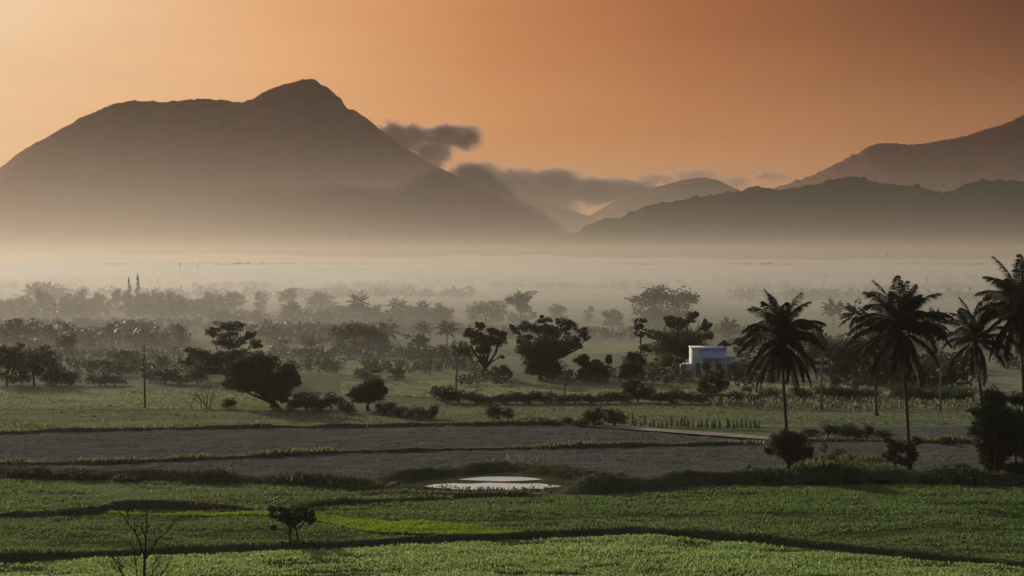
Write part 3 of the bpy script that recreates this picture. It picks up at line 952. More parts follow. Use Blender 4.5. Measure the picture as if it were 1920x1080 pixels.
tree('broad_tree', 'broad dark dome-shaped tree behind the white house', (1272, 694),
     [(1253, 596, 11, 8), (1289, 591, 15, 13), (1267, 604, 25, 12), (1318, 608, 14, 13), (1335, 629, 12, 10), (1283, 634, 58, 20), (1233, 630, 21, 12), (1356, 644, 12, 8), (1385, 641, 14, 11), (1275, 655, 70, 16)],
     cover=2.9, trunk_px=12, seed=8)
tree('ragged_tree', 'ragged narrow dark tree standing below the lollipop-headed palm', (1190, 718),
     [(1207, 653, 15, 8), (1181, 664, 10, 8), (1192, 674, 24, 15), (1176, 692, 19, 16), (1200, 690, 14, 14)], cover=2.6, trunk_px=6, seed=9)
tree('pale_tree', 'pale feathery tree between the ragged tree and the white house', (1236, 712),
     [(1228, 690, 28, 16), (1262, 680, 24, 16), (1245, 672, 20, 12), (1275, 694, 18, 12)], 'leaf_pale', cover=1.7, trunk_px=5, seed=10)
tree('leafy_shrub', 'leafy bush screening the front of the white house', (1336, 748),
     [(1323, 687, 11, 9), (1333, 707, 26, 14), (1352, 700, 11, 10), (1316, 722, 14, 12), (1352, 722, 15, 14), (1335, 730, 26, 12)], 'leaf_mid', cover=2.3, trunk_px=4, stems=[1326, 1338, 1350], cat='shrub', seed=11)
tree('dark_shrub', 'dark double bush at the hedge left of the leafy bush by the house', (1196, 754), [(1184, 722, 20, 11), (1178, 732, 14, 12), (1207, 736, 19, 15), (1192, 742, 24, 10)], cover=3.0, trunk_px=5, cat='shrub', seed=12)
tree('dark_shrub', 'dark two-humped bush right of the dense round-crowned tree, trunk in the hedge line', (690, 770),
     [(690, 726, 28, 14), (700, 718, 22, 12), (670, 736, 20, 14), (715, 732, 15, 14), (690, 744, 36, 14)], cover=3.2, trunk_px=7, cat='shrub', seed=13)

# trees of the bank under the palms
tree('bushy_tree', 'dark bushy tree on the bank below the tallest palm, cut by the frame', (1876, 902),
     [(1862, 745, 27, 20), (1905, 744, 24, 17), (1836, 771, 28, 17), (1880, 790, 48, 28), (1845, 806, 34, 18), (1915, 800, 30, 30), (1858, 838, 28, 20), (1884, 848, 36, 20), (1930, 850, 24, 24), (1818, 766, 14, 7), (1864, 866, 22, 14), (1960, 800, 30, 30), (1880, 820, 50, 34), (1860, 780, 40, 30), (1868, 882, 22, 12), (1900, 876, 30, 16), (1826, 790, 16, 9)],
     cover=3.3, trunk_px=12, stems=[1862, 1876, 1908], seed=20)
tree('round_tree', 'small round-crowned dark tree hiding the foot of the leftmost tall palm', (1479, 897),
     [(1482, 816, 28, 13), (1484, 836, 40, 22), (1452, 844, 16, 14), (1518, 848, 15, 13), (1485, 852, 34, 12), (1464, 826, 22, 14)], 'leaf_dark', cover=3.0, trunk_px=9, seed=21)
tree('wispy_shrub', 'wispy half-bare shrub right of the small round-crowned tree', (1582, 889),
     [(1570, 845, 17, 8), (1596, 857, 10, 6), (1546, 840, 11, 12), (1560, 856, 14, 8)], 'leaf_mid', cover=1.0, trunk_px=3, stems=[1575, 1590], cat='shrub', seed=22)
tree('slender_tree', 'slender two-stemmed young tree at the foot of the second tall palm', (1692, 895),
     [(1666, 826, 13, 11), (1714, 828, 13, 11), (1682, 841, 18, 13), (1710, 850, 18, 15), (1672, 856, 16, 12), (1695, 864, 22, 12), (1692, 836, 20, 10)], 'leaf_mid', cover=3.0, trunk_px=4, stems=[1680, 1707], seed=23)
tree('leafy_shrub', 'sunlit low bush against the left side of the frame-cut bushy tree', (1790, 900), [(1775, 882, 20, 9), (1800, 876, 20, 12), (1755, 887, 14, 7)], 'leaf_pale', cover=2.0, trunk_px=3, cat='shrub', seed=24)
tree('leafy_shrub', 'small sunlit shrub on the bank left of the small round-crowned tree', (1404, 903), [(1404, 880, 10, 10), (1398, 890, 14, 8), (1412, 888, 10, 8)], 'leaf_pale', cover=1.6, trunk_px=2, cat='shrub', seed=25)
tree('small_tree', 'small leafy tree on two stems in the near dark crop field', (546, 1019),
     [(516, 952, 12, 9), (530, 957, 14, 10), (565, 956, 20, 9), (589, 960, 8, 9), (546, 970, 18, 10), (505, 967, 8, 8), (512, 990, 8, 6), (532, 970, 20, 12), (566, 969, 22, 12), (582, 974, 12, 9), (548, 980, 18, 9)], 'leaf_mid', cover=4.5, trunk_px=5, stems=[545, 560], seed=26, leaf_px=4.5)


# ------------------------------------------------------------------ coconut palms
def frond_mesh(L, a0, bend, seed, pairs=66, leaf=0.98, droop=0.62, wid=0.10):
    rng = np.random.default_rng(seed)
    n = 14
    t = np.linspace(0, 1, n)
    ang = a0 - bend * t ** 1.4
    ds = L / (n - 1)
    x = np.concatenate([[0], np.cumsum(np.cos(ang[:-1]) * ds)])
    z = np.concatenate([[0], np.cumsum(np.sin(ang[:-1]) * ds)])
    P = np.stack([x, np.zeros(n), z], -1)
    mb = MB()
    mb.tube(P, np.linspace(0.055, 0.012, n), 5)
    tt = np.linspace(0.14, 0.995, pairs)
    C = np.stack([np.interp(tt, t, x), np.zeros(pairs), np.interp(tt, t, z)], -1)
    aa = np.interp(tt, t, ang)
    T = np.stack([np.cos(aa), 0 * aa, np.sin(aa)], -1)
    prof = (0.45 + 0.55 * np.sin(np.pi * np.clip(tt * 0.9 + 0.12, 0, 1))) * np.where(tt > 0.9, 0.75, 1)
    for side in (-1, 1):
        d = T * 0.75 + np.array([0, side * 0.75, 0]) + np.array([0, 0, -1]) * (droop * (0.7 + 0.6 * rng.random(pairs)))[:, None] + rng.normal(0, 0.10, (pairs, 3))
        d /= np.linalg.norm(d, axis=1)[:, None]
        ln = leaf * prof * rng.uniform(0.85, 1.15, pairs)
        w = np.cross(d, T)
        w /= np.linalg.norm(w, axis=1)[:, None] + 1e-9
        mid = C + d * (ln * 0.5)[:, None]
        tip = C + d * ln[:, None] + np.array([0, 0, -0.16]) * ln[:, None]
        V = np.stack([C - w * wid * .18, mid - w * wid * .5, tip, mid + w * wid * .5, C + w * wid * .18], 1).reshape(-1, 3)
        k = np.arange(pairs) * 5
        mb.add(V, np.stack([k, k + 1, k + 3, k + 4], -1), np.stack([k + 1, k + 2, k + 3], -1))
    return mb.build('frond')


R_ = math.radians
FRONDS = {}
for key, a0, bend, seed in (('up', 84, 34, 1), ('up2', 70, 62, 2), ('mid', 50, 78, 3), ('mid2', 32, 80, 4), ('out', 12, 74, 5), ('low', -14, 56, 6), ('hang', -42, 36, 7), ('droop', -58, 26, 8)):
    FRONDS[key] = frond_mesh(4.4, R_(a0), R_(bend + 10), seed)
M['dry_frond'] = foliage_mat('dry_frond', (0.05, 0.038, 0.022), (0.12, 0.09, 0.05), 0.25, rough=0.7)
for key in ('hang', 'droop'):
    FRONDS['dry_' + key] = FRONDS[key].copy()
for key, me in FRONDS.items():
    me.materials.append(M['dry_frond' if key.startswith('dry') else 'palm'])
ORDER = ['up', 'up', 'up', 'up2', 'up2', 'up2', 'up2', 'up2', 'mid', 'mid', 'mid', 'mid', 'mid', 'mid2', 'mid2', 'mid2', 'mid2', 'out', 'out', 'out', 'low', 'low', 'low', 'hang', 'hang', 'hang', 'droop', 'droop']


def coconut_palm(label, base, crown, size_px, seed, lean=0.0, count=56, group='coconut palms at the edge of the fields', trunk_r=0.14):
    """base and crown-heart pixels; size_px: frond reach in photo pixels"""
    rng = np.random.default_rng(seed)
    g = G(*base)
    s = MPP(base[1])
    top = np.array([(crown[0] - base[0]) * s, rng.uniform(-.4, .4), (base[1] - crown[1]) * s])
    size_px *= 0.80
    root = empty('coconut_palm', g)
    tag(root, label, 'palm', group)
    t = np.linspace(0, 1, 16)
    pts = np.stack([top[0] * (t + lean * np.sin(np.pi * t)), top[1] * t, top[2] * t - 0.05], -1)
    rad = trunk_r * (0.78 + 0.22 * (1 - t)) + 0.14 * np.exp(-t * 16)
    rad = rad * (1 + 0.05 * (np.arange(16) % 2))
    mb = MB()
    mb.tube(pts, rad, 9)
    obj('trunk', mb.build('trunk', True), M['palm_bark'], root)
    mb = MB()                                        # fibrous heart where the fronds spring from
    mb.tube([top + (0, 0, -0.5), top + (0, 0, -0.1), top + (0, 0, 0.5), top + (0, 0, 1.3)], [trunk_r * 0.9, trunk_r * 1.9, trunk_r * 1.3, 0.03], 8)
    obj('crown_heart', mb.build('crown_heart', True), M['palm_bark'], root)
    k = size_px * s / 3.6
    order = ORDER[:]
    for i in range(count):
        key = order[int(i * len(order) / count)]
        if key in ('hang', 'droop') and rng.random() < 0.3:
            key = 'dry_' + key
        az = i * 2.39996 + rng.normal(0, 0.22) + seed
        f = obj('frond', FRONDS[key], None, root, tuple(top + np.array([0, 0, 0.25 - 0.5 * i / count])), (rng.normal(0, 0.10), rng.normal(0, 0.10), az))
        q = k * rng.uniform(0.86, 1.12)
        f.scale = (q, q, q)
    return root


coconut_palm('tall coconut palm rising behind the small round-crowned tree, leftmost of the tall palms', (1481, 888), (1463, 636), 92, 3, 0.06)
coconut_palm('tall slender coconut palm with a curved trunk above the slender two-stemmed tree', (1706, 884), (1687, 618), 102, 7, -0.14)
coconut_palm('leaning coconut palm with thin crown behind the frame-cut bushy tree', (1856, 868), (1826, 636), 84, 11, 0.05, 30)
coconut_palm('tallest coconut palm, its crown cut off by the right edge of the picture', (1925, 872), (1914, 582), 106, 17, 0.03)
coconut_palm('short coconut palm half hidden behind the crown of the curved palm', (1644, 780), (1638, 650), 56, 23, 0.0, 26)


def palm_crown_mesh(L, seed, count=18, pairs=14):
    rng = np.random.default_rng(seed)
    mb = MB()
    for i in range(count):
        a0 = R_(80 - 120 * i / count + rng.normal(0, 6))
        me_n, t = 7, np.linspace(0, 1, 7)
        ang = a0 - R_(60) * t ** 1.3
        ds = L * rng.uniform(0.85, 1.1) / 6
        x = np.concatenate([[0], np.cumsum(np.cos(ang[:-1]) * ds)])
        z = np.concatenate([[0], np.cumsum(np.sin(ang[:-1]) * ds)])
        az = i * 2.4 + seed
        ca, sa = math.cos(az), math.sin(az)
        tt = np.linspace(0.15, 1, pairs)
        C = np.stack([np.interp(tt, t, x), 0 * tt, np.interp(tt, t, z)], -1)
        aa = np.interp(tt, t, ang)
        T = np.stack([np.cos(aa), 0 * aa, np.sin(aa)], -1)
        for side in (-1, 1):
            D = T * 0.7 + np.array([0, side * 0.7, -0.75]) + rng.normal(0, 0.1, (pairs, 3))
            D /= np.linalg.norm(D, axis=1)[:, None]
            ln = L * 0.24 * np.sin(np.pi * np.clip(tt * .85 + .15, 0, 1)) + 0.1
            P = C + D * (ln * 0.5)[:, None]
            for arr in (P, D):
                xx, yy = arr[:, 0].copy(), arr[:, 1].copy()
                arr[:, 0], arr[:, 1] = xx * ca - yy * sa, xx * sa + yy * ca
            mb.leaves(P, D, ln, 0.34, rng)
    return mb.build('crown')


PALM_CROWNS = [palm_crown_mesh(3.2, k) for k in (1, 2, 3)]
for me in PALM_CROWNS:
    me.materials.append(M['palm'])
mbp = MB()
tz = np.linspace(0, 1, 6)
mbp.tube(np.stack([0.02 * np.sin(tz * 3), 0 * tz, tz], -1), 0.022 - 0.007 * tz, 7)
PALM_TRUNK = mbp.build('trunk', True)
PALM_TRUNK.materials.append(M['palm_bark'])


def far_palm(x, y, top, label, group=None, r=1.0, k=0):
    s = MPP(y)
    h = (y - top) * s - 1.6 * r
    root = empty('palm', G(x, y), k * 1.3)
    tag(root, label, 'palm', group)
    t = obj('trunk', PALM_TRUNK, None, root)
    t.scale = (8, 8, h)
    c = obj('crown', PALM_CROWNS[k % 3], None, root, (0.02 * 8 * math.sin(3), 0, h))
    c.scale = (r, r, r)
    return root


# ------------------------------------------------------------------ shared trees for the hazy middle distance
def proto(kind, seed):
    """crown and trunk meshes of a tree 1 m wide and 1 m tall"""
    rng = np.random.default_rng(seed)
    cl = []
    if kind == 'dome':
        cl = [(0, 0, 0.52, 0.42, 0.42, 0.3), (0, 0, 0.72, 0.3, 0.3, 0.24)]
        for a in range(7):
            th = a * 0.9 + rng.random()
            cl.append((0.3 * math.cos(th), 0.3 * math.sin(th), rng.uniform(0.4, 0.75), 0.19, 0.19, 0.17))
        for a in range(6):
            cl.append((0.3 * math.cos(a), 0.3 * math.sin(a), rng.uniform(0.14, 0.3), 0.17, 0.17, 0.15))
        n, leaf, tr = 3200, 0.047, 0.03
    elif kind == 'lobed':
        for a in range(9):
            th = a * 2.1
            r = rng.uniform(0.05, 0.36)
            cl.append((r * math.cos(th), r * math.sin(th), rng.uniform(0.42, 0.86), rng.uniform(.12, .22), rng.uniform(.12, .22), rng.uniform(.1, .16)))
        cl.append((0, 0, 0.6, 0.34, 0.34, 0.24))
        for a in range(5):
            cl.append((0.26 * math.cos(a * 1.3), 0.26 * math.sin(a * 1.3), rng.uniform(0.14, 0.32), 0.16, 0.16, 0.14))
        n, leaf, tr = 2900, 0.045, 0.032
    elif kind == 'bush':
        for a in range(8):
            th = a * 0.8 + rng.random()
            r = rng.uniform(0.1, 0.33)
            cl.append((r * math.cos(th), r * math.sin(th), rng.uniform(0.25, 0.62), 0.22, 0.22, rng.uniform(0.22, 0.34)))
        cl.append((0, 0, 0.4, 0.4, 0.4, 0.4))
        n, leaf, tr = 1500, 0.065, 0.03
    elif kind == 'tall':
        for a in range(9):
            cl.append((rng.normal(0, 0.14), rng.normal(0, 0.14), 0.14 + 0.085 * a, 0.30 - 0.012 * a, 0.30 - 0.012 * a, 0.14))
        n, leaf, tr = 2000, 0.05, 0.035
    else:  # spire: feathery, pointed
        for a in range(10):
            q = a / 9
            cl.append((rng.normal(0, 0.03) * (1 - q), rng.normal(0, 0.03), 0.2 + 0.74 * q, 0.24 * (1 - q) + 0.08, 0.24 * (1 - q) + 0.08, 0.09))
        n, leaf, tr = 800, 0.055, 0.012
    tr_me = trunk_mesh([(0, 0)], [c for c in cl[:5]], tr, rng)
    cr_me = crown_mesh(cl, n, leaf, rng, 0.55, 0.5)
    return cr_me, tr_me


PROTO = {}
for kind, cnt in (('dome', 3), ('lobed', 3), ('bush', 4), ('tall', 3), ('spire', 2)):
    PROTO[kind] = [proto(kind, 100 + 7 * k + len(kind)) for k in range(cnt)]
LEAFSETS = {}
SERIAL = [0]


def placed(kind, x, y, w, h, label, cat='tree', group=None, mat='leaf_dark', name=None):
    """a tree or bush of shared mesh, w by h photo pixels, its foot at pixel x, y"""
    k = SERIAL[0]
    SERIAL[0] += 1
    cr, tr = PROTO[kind][k % len(PROTO[kind])]
    key = (cr.name, mat)
    if key not in LEAFSETS:
        m2 = cr.copy()
        m2.materials.clear()
        m2.materials.append(M[mat])
        LEAFSETS[key] = m2
    if not tr.materials:
        tr.materials.append(M['bark'])
    s = MPP(y)
    root = empty(name or {'bush': 'bush', 'spire': 'spire_tree'}.get(kind, 'tree'), G(x, y), k * 2.4)
    tag(root, label, cat, group)
    t = obj('trunk', tr, None, root)
    c = obj('crown', LEAFSETS[key], None, root)
    t.scale = c.scale = (w * s * 1.12, w * s * 1.12, h * s * 1.04)
    return root


ORD = ('first second third fourth fifth sixth seventh eighth ninth tenth eleventh twelfth thirteenth fourteenth fifteenth sixteenth seventeenth eighteenth nineteenth '
       'twentieth 21st 22nd 23rd 24th 25th 26th 27th 28th 29th 30th').split()


def row(kind, spots, what, where, cat, group, mat='leaf_dark', name=None):
    """a row of look-alikes, told apart by counting from the left"""
    for i, (x, y, w, h) in enumerate(sorted(spots)):
        placed(kind if isinstance(kind, str) else kind[i % len(kind)], x, y, w * (1.28 if kind == 'bush' else 1.0), h * (1.1 if kind == 'bush' else 1.0), ORD[i] + ' ' + what + ' from the left ' + where, cat, group, mat, name)


# single trees and bushes one can point to
for args in (
    ('lobed', 14, 724, 88, 82, 'dark tree cut by the left edge at the meadow'),
    ('dome', 64, 723, 84, 82, 'knobbly dark tree just left of the short pole with a crossarm'),
    ('dome', 234, 690, 58, 36, 'hazy dome-shaped tree between the short pole and the tall bare pole'),
    ('lobed', 128, 672, 52, 46, 'hazy tree above the short pole with a crossarm'),
    ('dome', 28, 648, 96, 54, 'wide hazy tree at the left edge below the plantation'),
    ('spire', 340, 658, 26, 42, 'small pointed hazy tree left of the tall open flat-topped tree'),
    ('dome', 252, 640, 66, 44, 'dark dome of a tree standing out of the plantation row'),
    ('tall', 532, 664, 24, 30, 'small boxy hazy tree right of the tall open flat-topped tree'),
    ('lobed', 584, 664, 56, 34, 'low hazy tree right of the small boxy one'),
    ('dome', 668, 664, 100, 62, 'broad dark hazy tree mass above the hedge left of centre'),
    ('lobed', 712, 664, 64, 46, 'hazy tree leaning out right of the broad dark hazy mass'),
    ('lobed', 784, 668, 62, 44, 'hazy tree left of the pole with a crossarm'),
    ('tall', 835, 684, 30, 38, 'narrow hazy tree left of the pole with a crossarm, beside a round one'),
    ('dome', 868, 694, 46, 60, 'pale round hazy tree behind the pole with a crossarm'),
    ('dome', 690, 714, 54, 26, 'low hazy bush behind the dark two-humped bush'),
    ('dome', 744, 714, 36, 26, 'small round hazy bush right of the dark two-humped bush'),
    ('lobed', 440, 594, 54, 48, 'round hazy tree in the far row above the flat-topped tree'),
    ('tall', 487, 592, 34, 46, 'narrow hazy tree right of the round one in the far row'),
    ('lobed', 542, 588, 48, 50, 'tall hazy tree of the far row above the dense round-crowned tree'),
    ('dome', 546, 604, 36, 42, 'dark round tree in front of the tall hazy one in the far row'),
    ('dome', 600, 590, 66, 44, 'wide hazy tree of the far row left of the misty palm'),
    ('dome', 830, 614, 46, 42, 'round hazy tree at the end of the far palm row'),
    ('dome', 912, 610, 78, 50, 'wide hazy dome left of the tall misty tree pair above the vase-shaped tree'),
    ('lobed', 976, 610, 70, 66, 'tall misty tree with spiky top above the large spreading tree'),
    ('dome', 1046, 604, 40, 36, 'small misty dome right of the tall spiky-topped misty tree'),
    ('tall', 1103, 604, 28, 32, 'faint narrow misty tree left of a round misty one'),
    ('dome', 1148, 618, 42, 40, 'faint round misty tree left of the lollipop-headed palm'),
    ('dome', 1244, 616, 128, 84, 'huge misty dome of a tree high above the lollipop-headed palm'),
    ('dome', 1232, 618, 52, 46, 'smaller misty round tree in front of the huge misty dome'),
    ('dome', 1532, 712, 60, 104, 'tall dark hazy tree just right of the leftmost tall palm'),
    ('dome', 1576, 716, 84, 82, 'broad hazy tree between the two tall palms'),
    ('lobed', 1618, 716, 62, 78, 'hazy tree left of the curved palm trunk'),
    ('dome', 1664, 718, 70, 66, 'hazy tree directly behind the curved palm'),
    ('dome', 1730, 726, 84, 50, 'wide low hazy tree between the curved palm and the leaning palm'),
    ('lobed', 1786, 728, 66, 44, 'low hazy tree behind the leaning palm'),
    ('dome', 1392, 712, 56, 38, 'dark round tree between the white house and the leftmost tall palm'),
    ('lobed', 1440, 716, 52, 44, 'hazy tree behind the crown skirt of the leftmost tall palm'),
    ('lobed', 1567, 738, 34, 34, 'small hazy tree right of the two-armed pole'),
    ('tall', 1604, 738, 22, 30, 'tiny hazy tree left of the short half-hidden palm'),
):
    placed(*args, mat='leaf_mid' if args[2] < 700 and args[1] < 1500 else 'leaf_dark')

row('bush', ((104, 724, 42, 36), (132, 724, 40, 30), (186, 724, 48, 26), (216, 724, 42, 22), (310, 720, 46, 32), (340, 722, 36, 24), (368, 722, 40, 30), (282, 716, 30, 22)),
    'low dark bush', 'at the far edge of the left meadow', 'bush', 'bushes along the far edge of the left meadow')
row('bush', ((575, 768, 50, 36), (622, 768, 40, 36), (600, 770, 40, 24), (650, 776, 36, 26), (722, 778, 40, 28), (750, 782, 40, 22), (782, 786, 46, 26), (812, 786, 22, 28), (550, 770, 30, 22)),
    'dark bush', 'in the clump right of the dense round-crowned tree', 'bush', 'bushes right of the dense round-crowned tree')
row('bush', ((836, 756, 44, 36), (862, 757, 46, 28), (893, 758, 44, 24), (918, 758, 40, 18), (942, 758, 40, 20), (966, 758, 44, 26), (992, 758, 40, 24), (1022, 757, 48, 26), (1080, 758, 46, 22), (1050, 758, 40, 20), (1108, 758, 40, 20), (1168, 757, 40, 22), (1330, 757, 44, 22), (1358, 757, 40, 22),
                   (1140, 757, 42, 26), (1234, 757, 44, 24), (1262, 757, 50, 28), (1296, 757, 42, 24), (1386, 757, 42, 24), (1414, 756, 36, 18), (822, 748, 26, 28)),
    'dark bush', 'in the hedge crossing the middle fields', 'bush', 'bushes of the hedge across the middle fields')
for x, y, w, h, lab in ((926, 789, 36, 38, 'larger of two dark bushes standing together in the mid field'), (951, 789, 28, 30, 'smaller of two dark bushes standing together in the mid field'),
                        (1115, 800, 56, 42, 'left half of the dark bush pair where the dusty path begins'), (1152, 800, 54, 42, 'right half of the dark bush pair where the dusty path begins'),
                        (1064, 799, 28, 22, 'small bush left of the bush pair by the dusty path'), (430, 768, 30, 26, 'small bush under the left side of the dense round-crowned tree'),
                        (1628, 822, 24, 32, 'upright small bush left of the curved palm trunk'), (1774, 836, 30, 22, 'low bush left of the frame-cut bushy tree, on the far bank'),
                        (1400, 742, 24, 22, 'small bush under the leftmost tall palm skirt')):
    placed('bush', x, y, w, h, lab, 'bush')
row('bush', ((1010, 797, 40, 14), (1036, 798, 34, 13), (985, 795, 30, 12), (1090, 801, 30, 16)),
    'low weed bush', 'on the edge of the upper ploughed field', 'bush', 'weed bushes edging the upper ploughed field')
row('bush', ((1554, 818, 32, 26), (1590, 820, 40, 28), (1606, 822, 30, 20), (1655, 824, 36, 20), (1520, 818, 30, 16)),
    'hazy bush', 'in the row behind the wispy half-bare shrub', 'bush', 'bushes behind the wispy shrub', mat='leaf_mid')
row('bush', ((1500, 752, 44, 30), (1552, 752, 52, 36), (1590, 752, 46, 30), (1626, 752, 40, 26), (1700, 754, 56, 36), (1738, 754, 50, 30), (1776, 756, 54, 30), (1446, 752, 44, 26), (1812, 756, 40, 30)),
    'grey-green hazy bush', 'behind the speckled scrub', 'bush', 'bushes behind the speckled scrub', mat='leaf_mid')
row('bush', ((38, 899, 32, 26), (72, 899, 36, 30), (112, 900, 30, 20), (152, 902, 34, 26), (178, 903, 30, 20), (230, 905, 34, 18), (258, 906, 26, 16), (20, 897, 24, 18)),
    'dark bush', 'on the bank left of the pond', 'bush', 'bushes on the bank left of the pond', mat='leaf_mid')
row('bush', ((1300, 912, 40, 18), (1350, 910, 44, 20), (1440, 909, 40, 18), (1530, 910, 44, 20), (1600, 910, 44, 18), (1650, 911, 40, 20), (1740, 911, 44, 22), (1810, 912, 44, 24), (1100, 924, 36, 13), (1180, 919, 40, 14), (1240, 915, 40, 15)),
    'dark low bush', 'on the long bank below the palms', 'bush', 'bushes on the bank below the palms')
rng0 = np.random.default_rng(77)
row('spire', [(1186 + i * 8.2 + rng0.normal(0, 1.5), 801 + i * 0.18, 12 + rng0.normal(0, 2), 18 + rng0.normal(0, 4)) for i in range(30)],
    'spiky plant', 'in the row along the dusty path', 'plant', 'spiky plants along the dusty path', name='spiky_plant')

# the misty row on the far left, tree by tree
xl, spots = 6, []
for i in range(26):
    spots.append((xl, 594 + rng0.normal(0, 1.5), 30 + rng0.uniform(-6, 14), 42 + rng0.uniform(-10, 12)))
    xl += 15.5 + rng0.uniform(-4, 4)
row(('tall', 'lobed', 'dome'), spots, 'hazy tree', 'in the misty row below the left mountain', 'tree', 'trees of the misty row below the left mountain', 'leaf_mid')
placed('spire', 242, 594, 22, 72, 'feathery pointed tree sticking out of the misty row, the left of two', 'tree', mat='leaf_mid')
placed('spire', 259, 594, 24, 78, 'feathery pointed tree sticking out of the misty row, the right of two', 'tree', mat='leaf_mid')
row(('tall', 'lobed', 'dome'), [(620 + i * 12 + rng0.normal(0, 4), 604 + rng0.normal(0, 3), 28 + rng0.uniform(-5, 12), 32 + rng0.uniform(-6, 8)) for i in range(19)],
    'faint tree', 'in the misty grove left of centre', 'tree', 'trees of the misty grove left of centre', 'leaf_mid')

far_palm(672, 606, 552, 'misty palm rising from the grove left of centre', r=1.3, k=0)
far_palm(746, 606, 562, 'misty palm with a ragged crown right of the taller misty palm', r=1.25, k=1)
far_palm(794, 610, 568, 'short misty palm at the right end of the grove', r=1.1, k=2)
far_palm(726, 650, 604, 'hazy palm behind the broad dark hazy tree mass', r=1.1, k=0)
far_palm(838, 654, 604, 'hazy palm above the narrow hazy tree by the pole', r=0.9, k=1)
far_palm(793, 648, 606, 'slim hazy palm between the grove and the hedge', r=0.8, k=2)
far_palm(1604, 684, 570, 'hazy palm left of the curved palm, its crown level with the mist', r=1.15, k=0)
far_palm(1752, 690, 586, 'hazy palm between the curved palm and the leaning palm', r=1.1, k=2)
far_palm(1563, 618, 564, 'faint far palm above the tall dark hazy tree', r=1.3, k=1)
far_palm(1366, 640, 598, 'faint small palm behind the white house, left of the leftmost tall palm', r=0.9, k=1)
for i, (x, t) in enumerate(((62, 534), (74, 531), (91, 533), (110, 538), (400, 548), (1690, 560), (1440, 560))):
    far_palm(x, 578, t, ('leftmost', 'second leftmost', 'third leftmost', 'fourth leftmost', 'middle', 'rightmost', 'second rightmost')[i] + ' tiny faint palm poking out of the mist beyond the tree rows', 'faint palms beyond the tree rows', 1.4, i)

# fan palm with a round head
def fan_palm():
    base = (1201, 706)
    s = MPP(base[1])
    rng = np.random.default_rng(3)
    root = empty('fan_palm', G(*base))
    tag(root, 'lollipop-headed fan palm with a thin trunk left of the broad dome-shaped tree', 'palm')
    h = (706 - 632) * s
    mb = MB()
    t = np.linspace(0, 1, 10)
    mb.tube(np.stack([0.06 * np.sin(t * 4), 0 * t, t * (h + 1.0) - 0.05], -1), 0.17 - 0.05 * t, 8)
    obj('trunk', mb.build('trunk', True), M['palm_bark'], root)
    for cz, r, n in (((706 - 605) * s, (12.5, 6), 26), ((706 - 620) * s, (12.5, 11), 38)):
        mb = MB()
        P, D, S = [], [], []
        for i in range(n):
            d = rng.normal(size=3)
            d /= np.linalg.norm(d)
            c = np.array([d[0] * r[0] * s * 0.66, d[1] * r[0] * s * 0.66, cz + d[2] * r[1] * s * 0.62])
            for a in np.linspace(-1.2, 1.2, 9):
                e = d + np.array([-d[1], d[0], 0]) * math.sin(a) + rng.normal(0, 0.15, 3)
                e /= np.linalg.norm(e)
                P.append(c + e * 0.3)
                D.append(e)
                S.append(0.62)
        mb.leaves(np.array(P), np.array(D), np.array(S), 0.28, rng)
        obj('crown', mb.build('crown'), M['palm'], root)


fan_palm()

# ------------------------------------------------------------------ banana plantation rows
def banana_meshes(seed):
    rng = np.random.default_rng(seed)
    mb = MB()
    for i in range(9):
        az, a0 = i * 2.4 + seed, R_(rng.uniform(48, 84))
        t = np.linspace(0, 1, 6)
        ang = a0 - R_(rng.uniform(50, 105)) * t ** 1.5
        L = rng.uniform(0.42, 0.62)
        x = np.concatenate([[0], np.cumsum(np.cos(ang[:-1]) * L / 5)])
        z = 0.32 + np.concatenate([[0], np.cumsum(np.sin(ang[:-1]) * L / 5)])
        w = 0.12 * np.sin(np.pi * np.clip(t * 0.9 + 0.06, 0, 1))
        ca, sa = math.cos(az), math.sin(az)
        V = []
        for k in range(6):
            for sd in (-1, 0, 1):
                yy, zz = sd * w[k], z[k] - abs(sd) * w[k] * 0.5
                V.append((x[k] * ca - yy * sa, x[k] * sa + yy * ca, zz))
        Q = [(k * 3 + c, k * 3 + c + 1, k * 3 + c + 4, k * 3 + c + 3) for k in range(5) for c in range(2)]
        mb.add(V, Q)
    cr = mb.build('crown')
    cr.materials.append(M['leaf_dark'])
    mb = MB()
    mb.tube([(0, 0, -0.01), (0, 0, 0.25), (0.01, 0, 0.5)], [0.045, 0.036, 0.025], 7)
    tr = mb.build('stem', True)
    tr.materials.append(M['leaf_mid'])
    return cr, tr


BAN = [banana_meshes(k) for k in range(4)]
k = 0
for (x0, x1, yb, hh, n, where) in ((0, 345, 648, 46, 46, 'left of the flat-topped tree'), (470, 715, 640, 42, 36, 'right of the flat-topped tree'), (20, 330, 640, 44, 30, 'left of the flat-topped tree'), (500, 720, 632, 38, 24, 'right of the flat-topped tree')):
    for i in range(n):
        x = x0 + (x1 - x0) * (i + rng0.uniform(0.1, 0.9)) / n
        y = yb + rng0.normal(0, 2.2)
        s = MPP(y)
        root = empty('banana_plant', G(x, y), rng0.uniform(0, 6.28), 1)
        tag(root, 'upright banana plant in the misty plantation rows ' + where, 'banana plant', 'banana plants ' + where)
        h = hh * s * rng0.uniform(0.75, 1.15)
        a, b = obj('crown', BAN[k % 4][0], None, root), obj('stem', BAN[k % 4][1], None, root)
        a.scale = b.scale = (h, h, h)
        k += 1


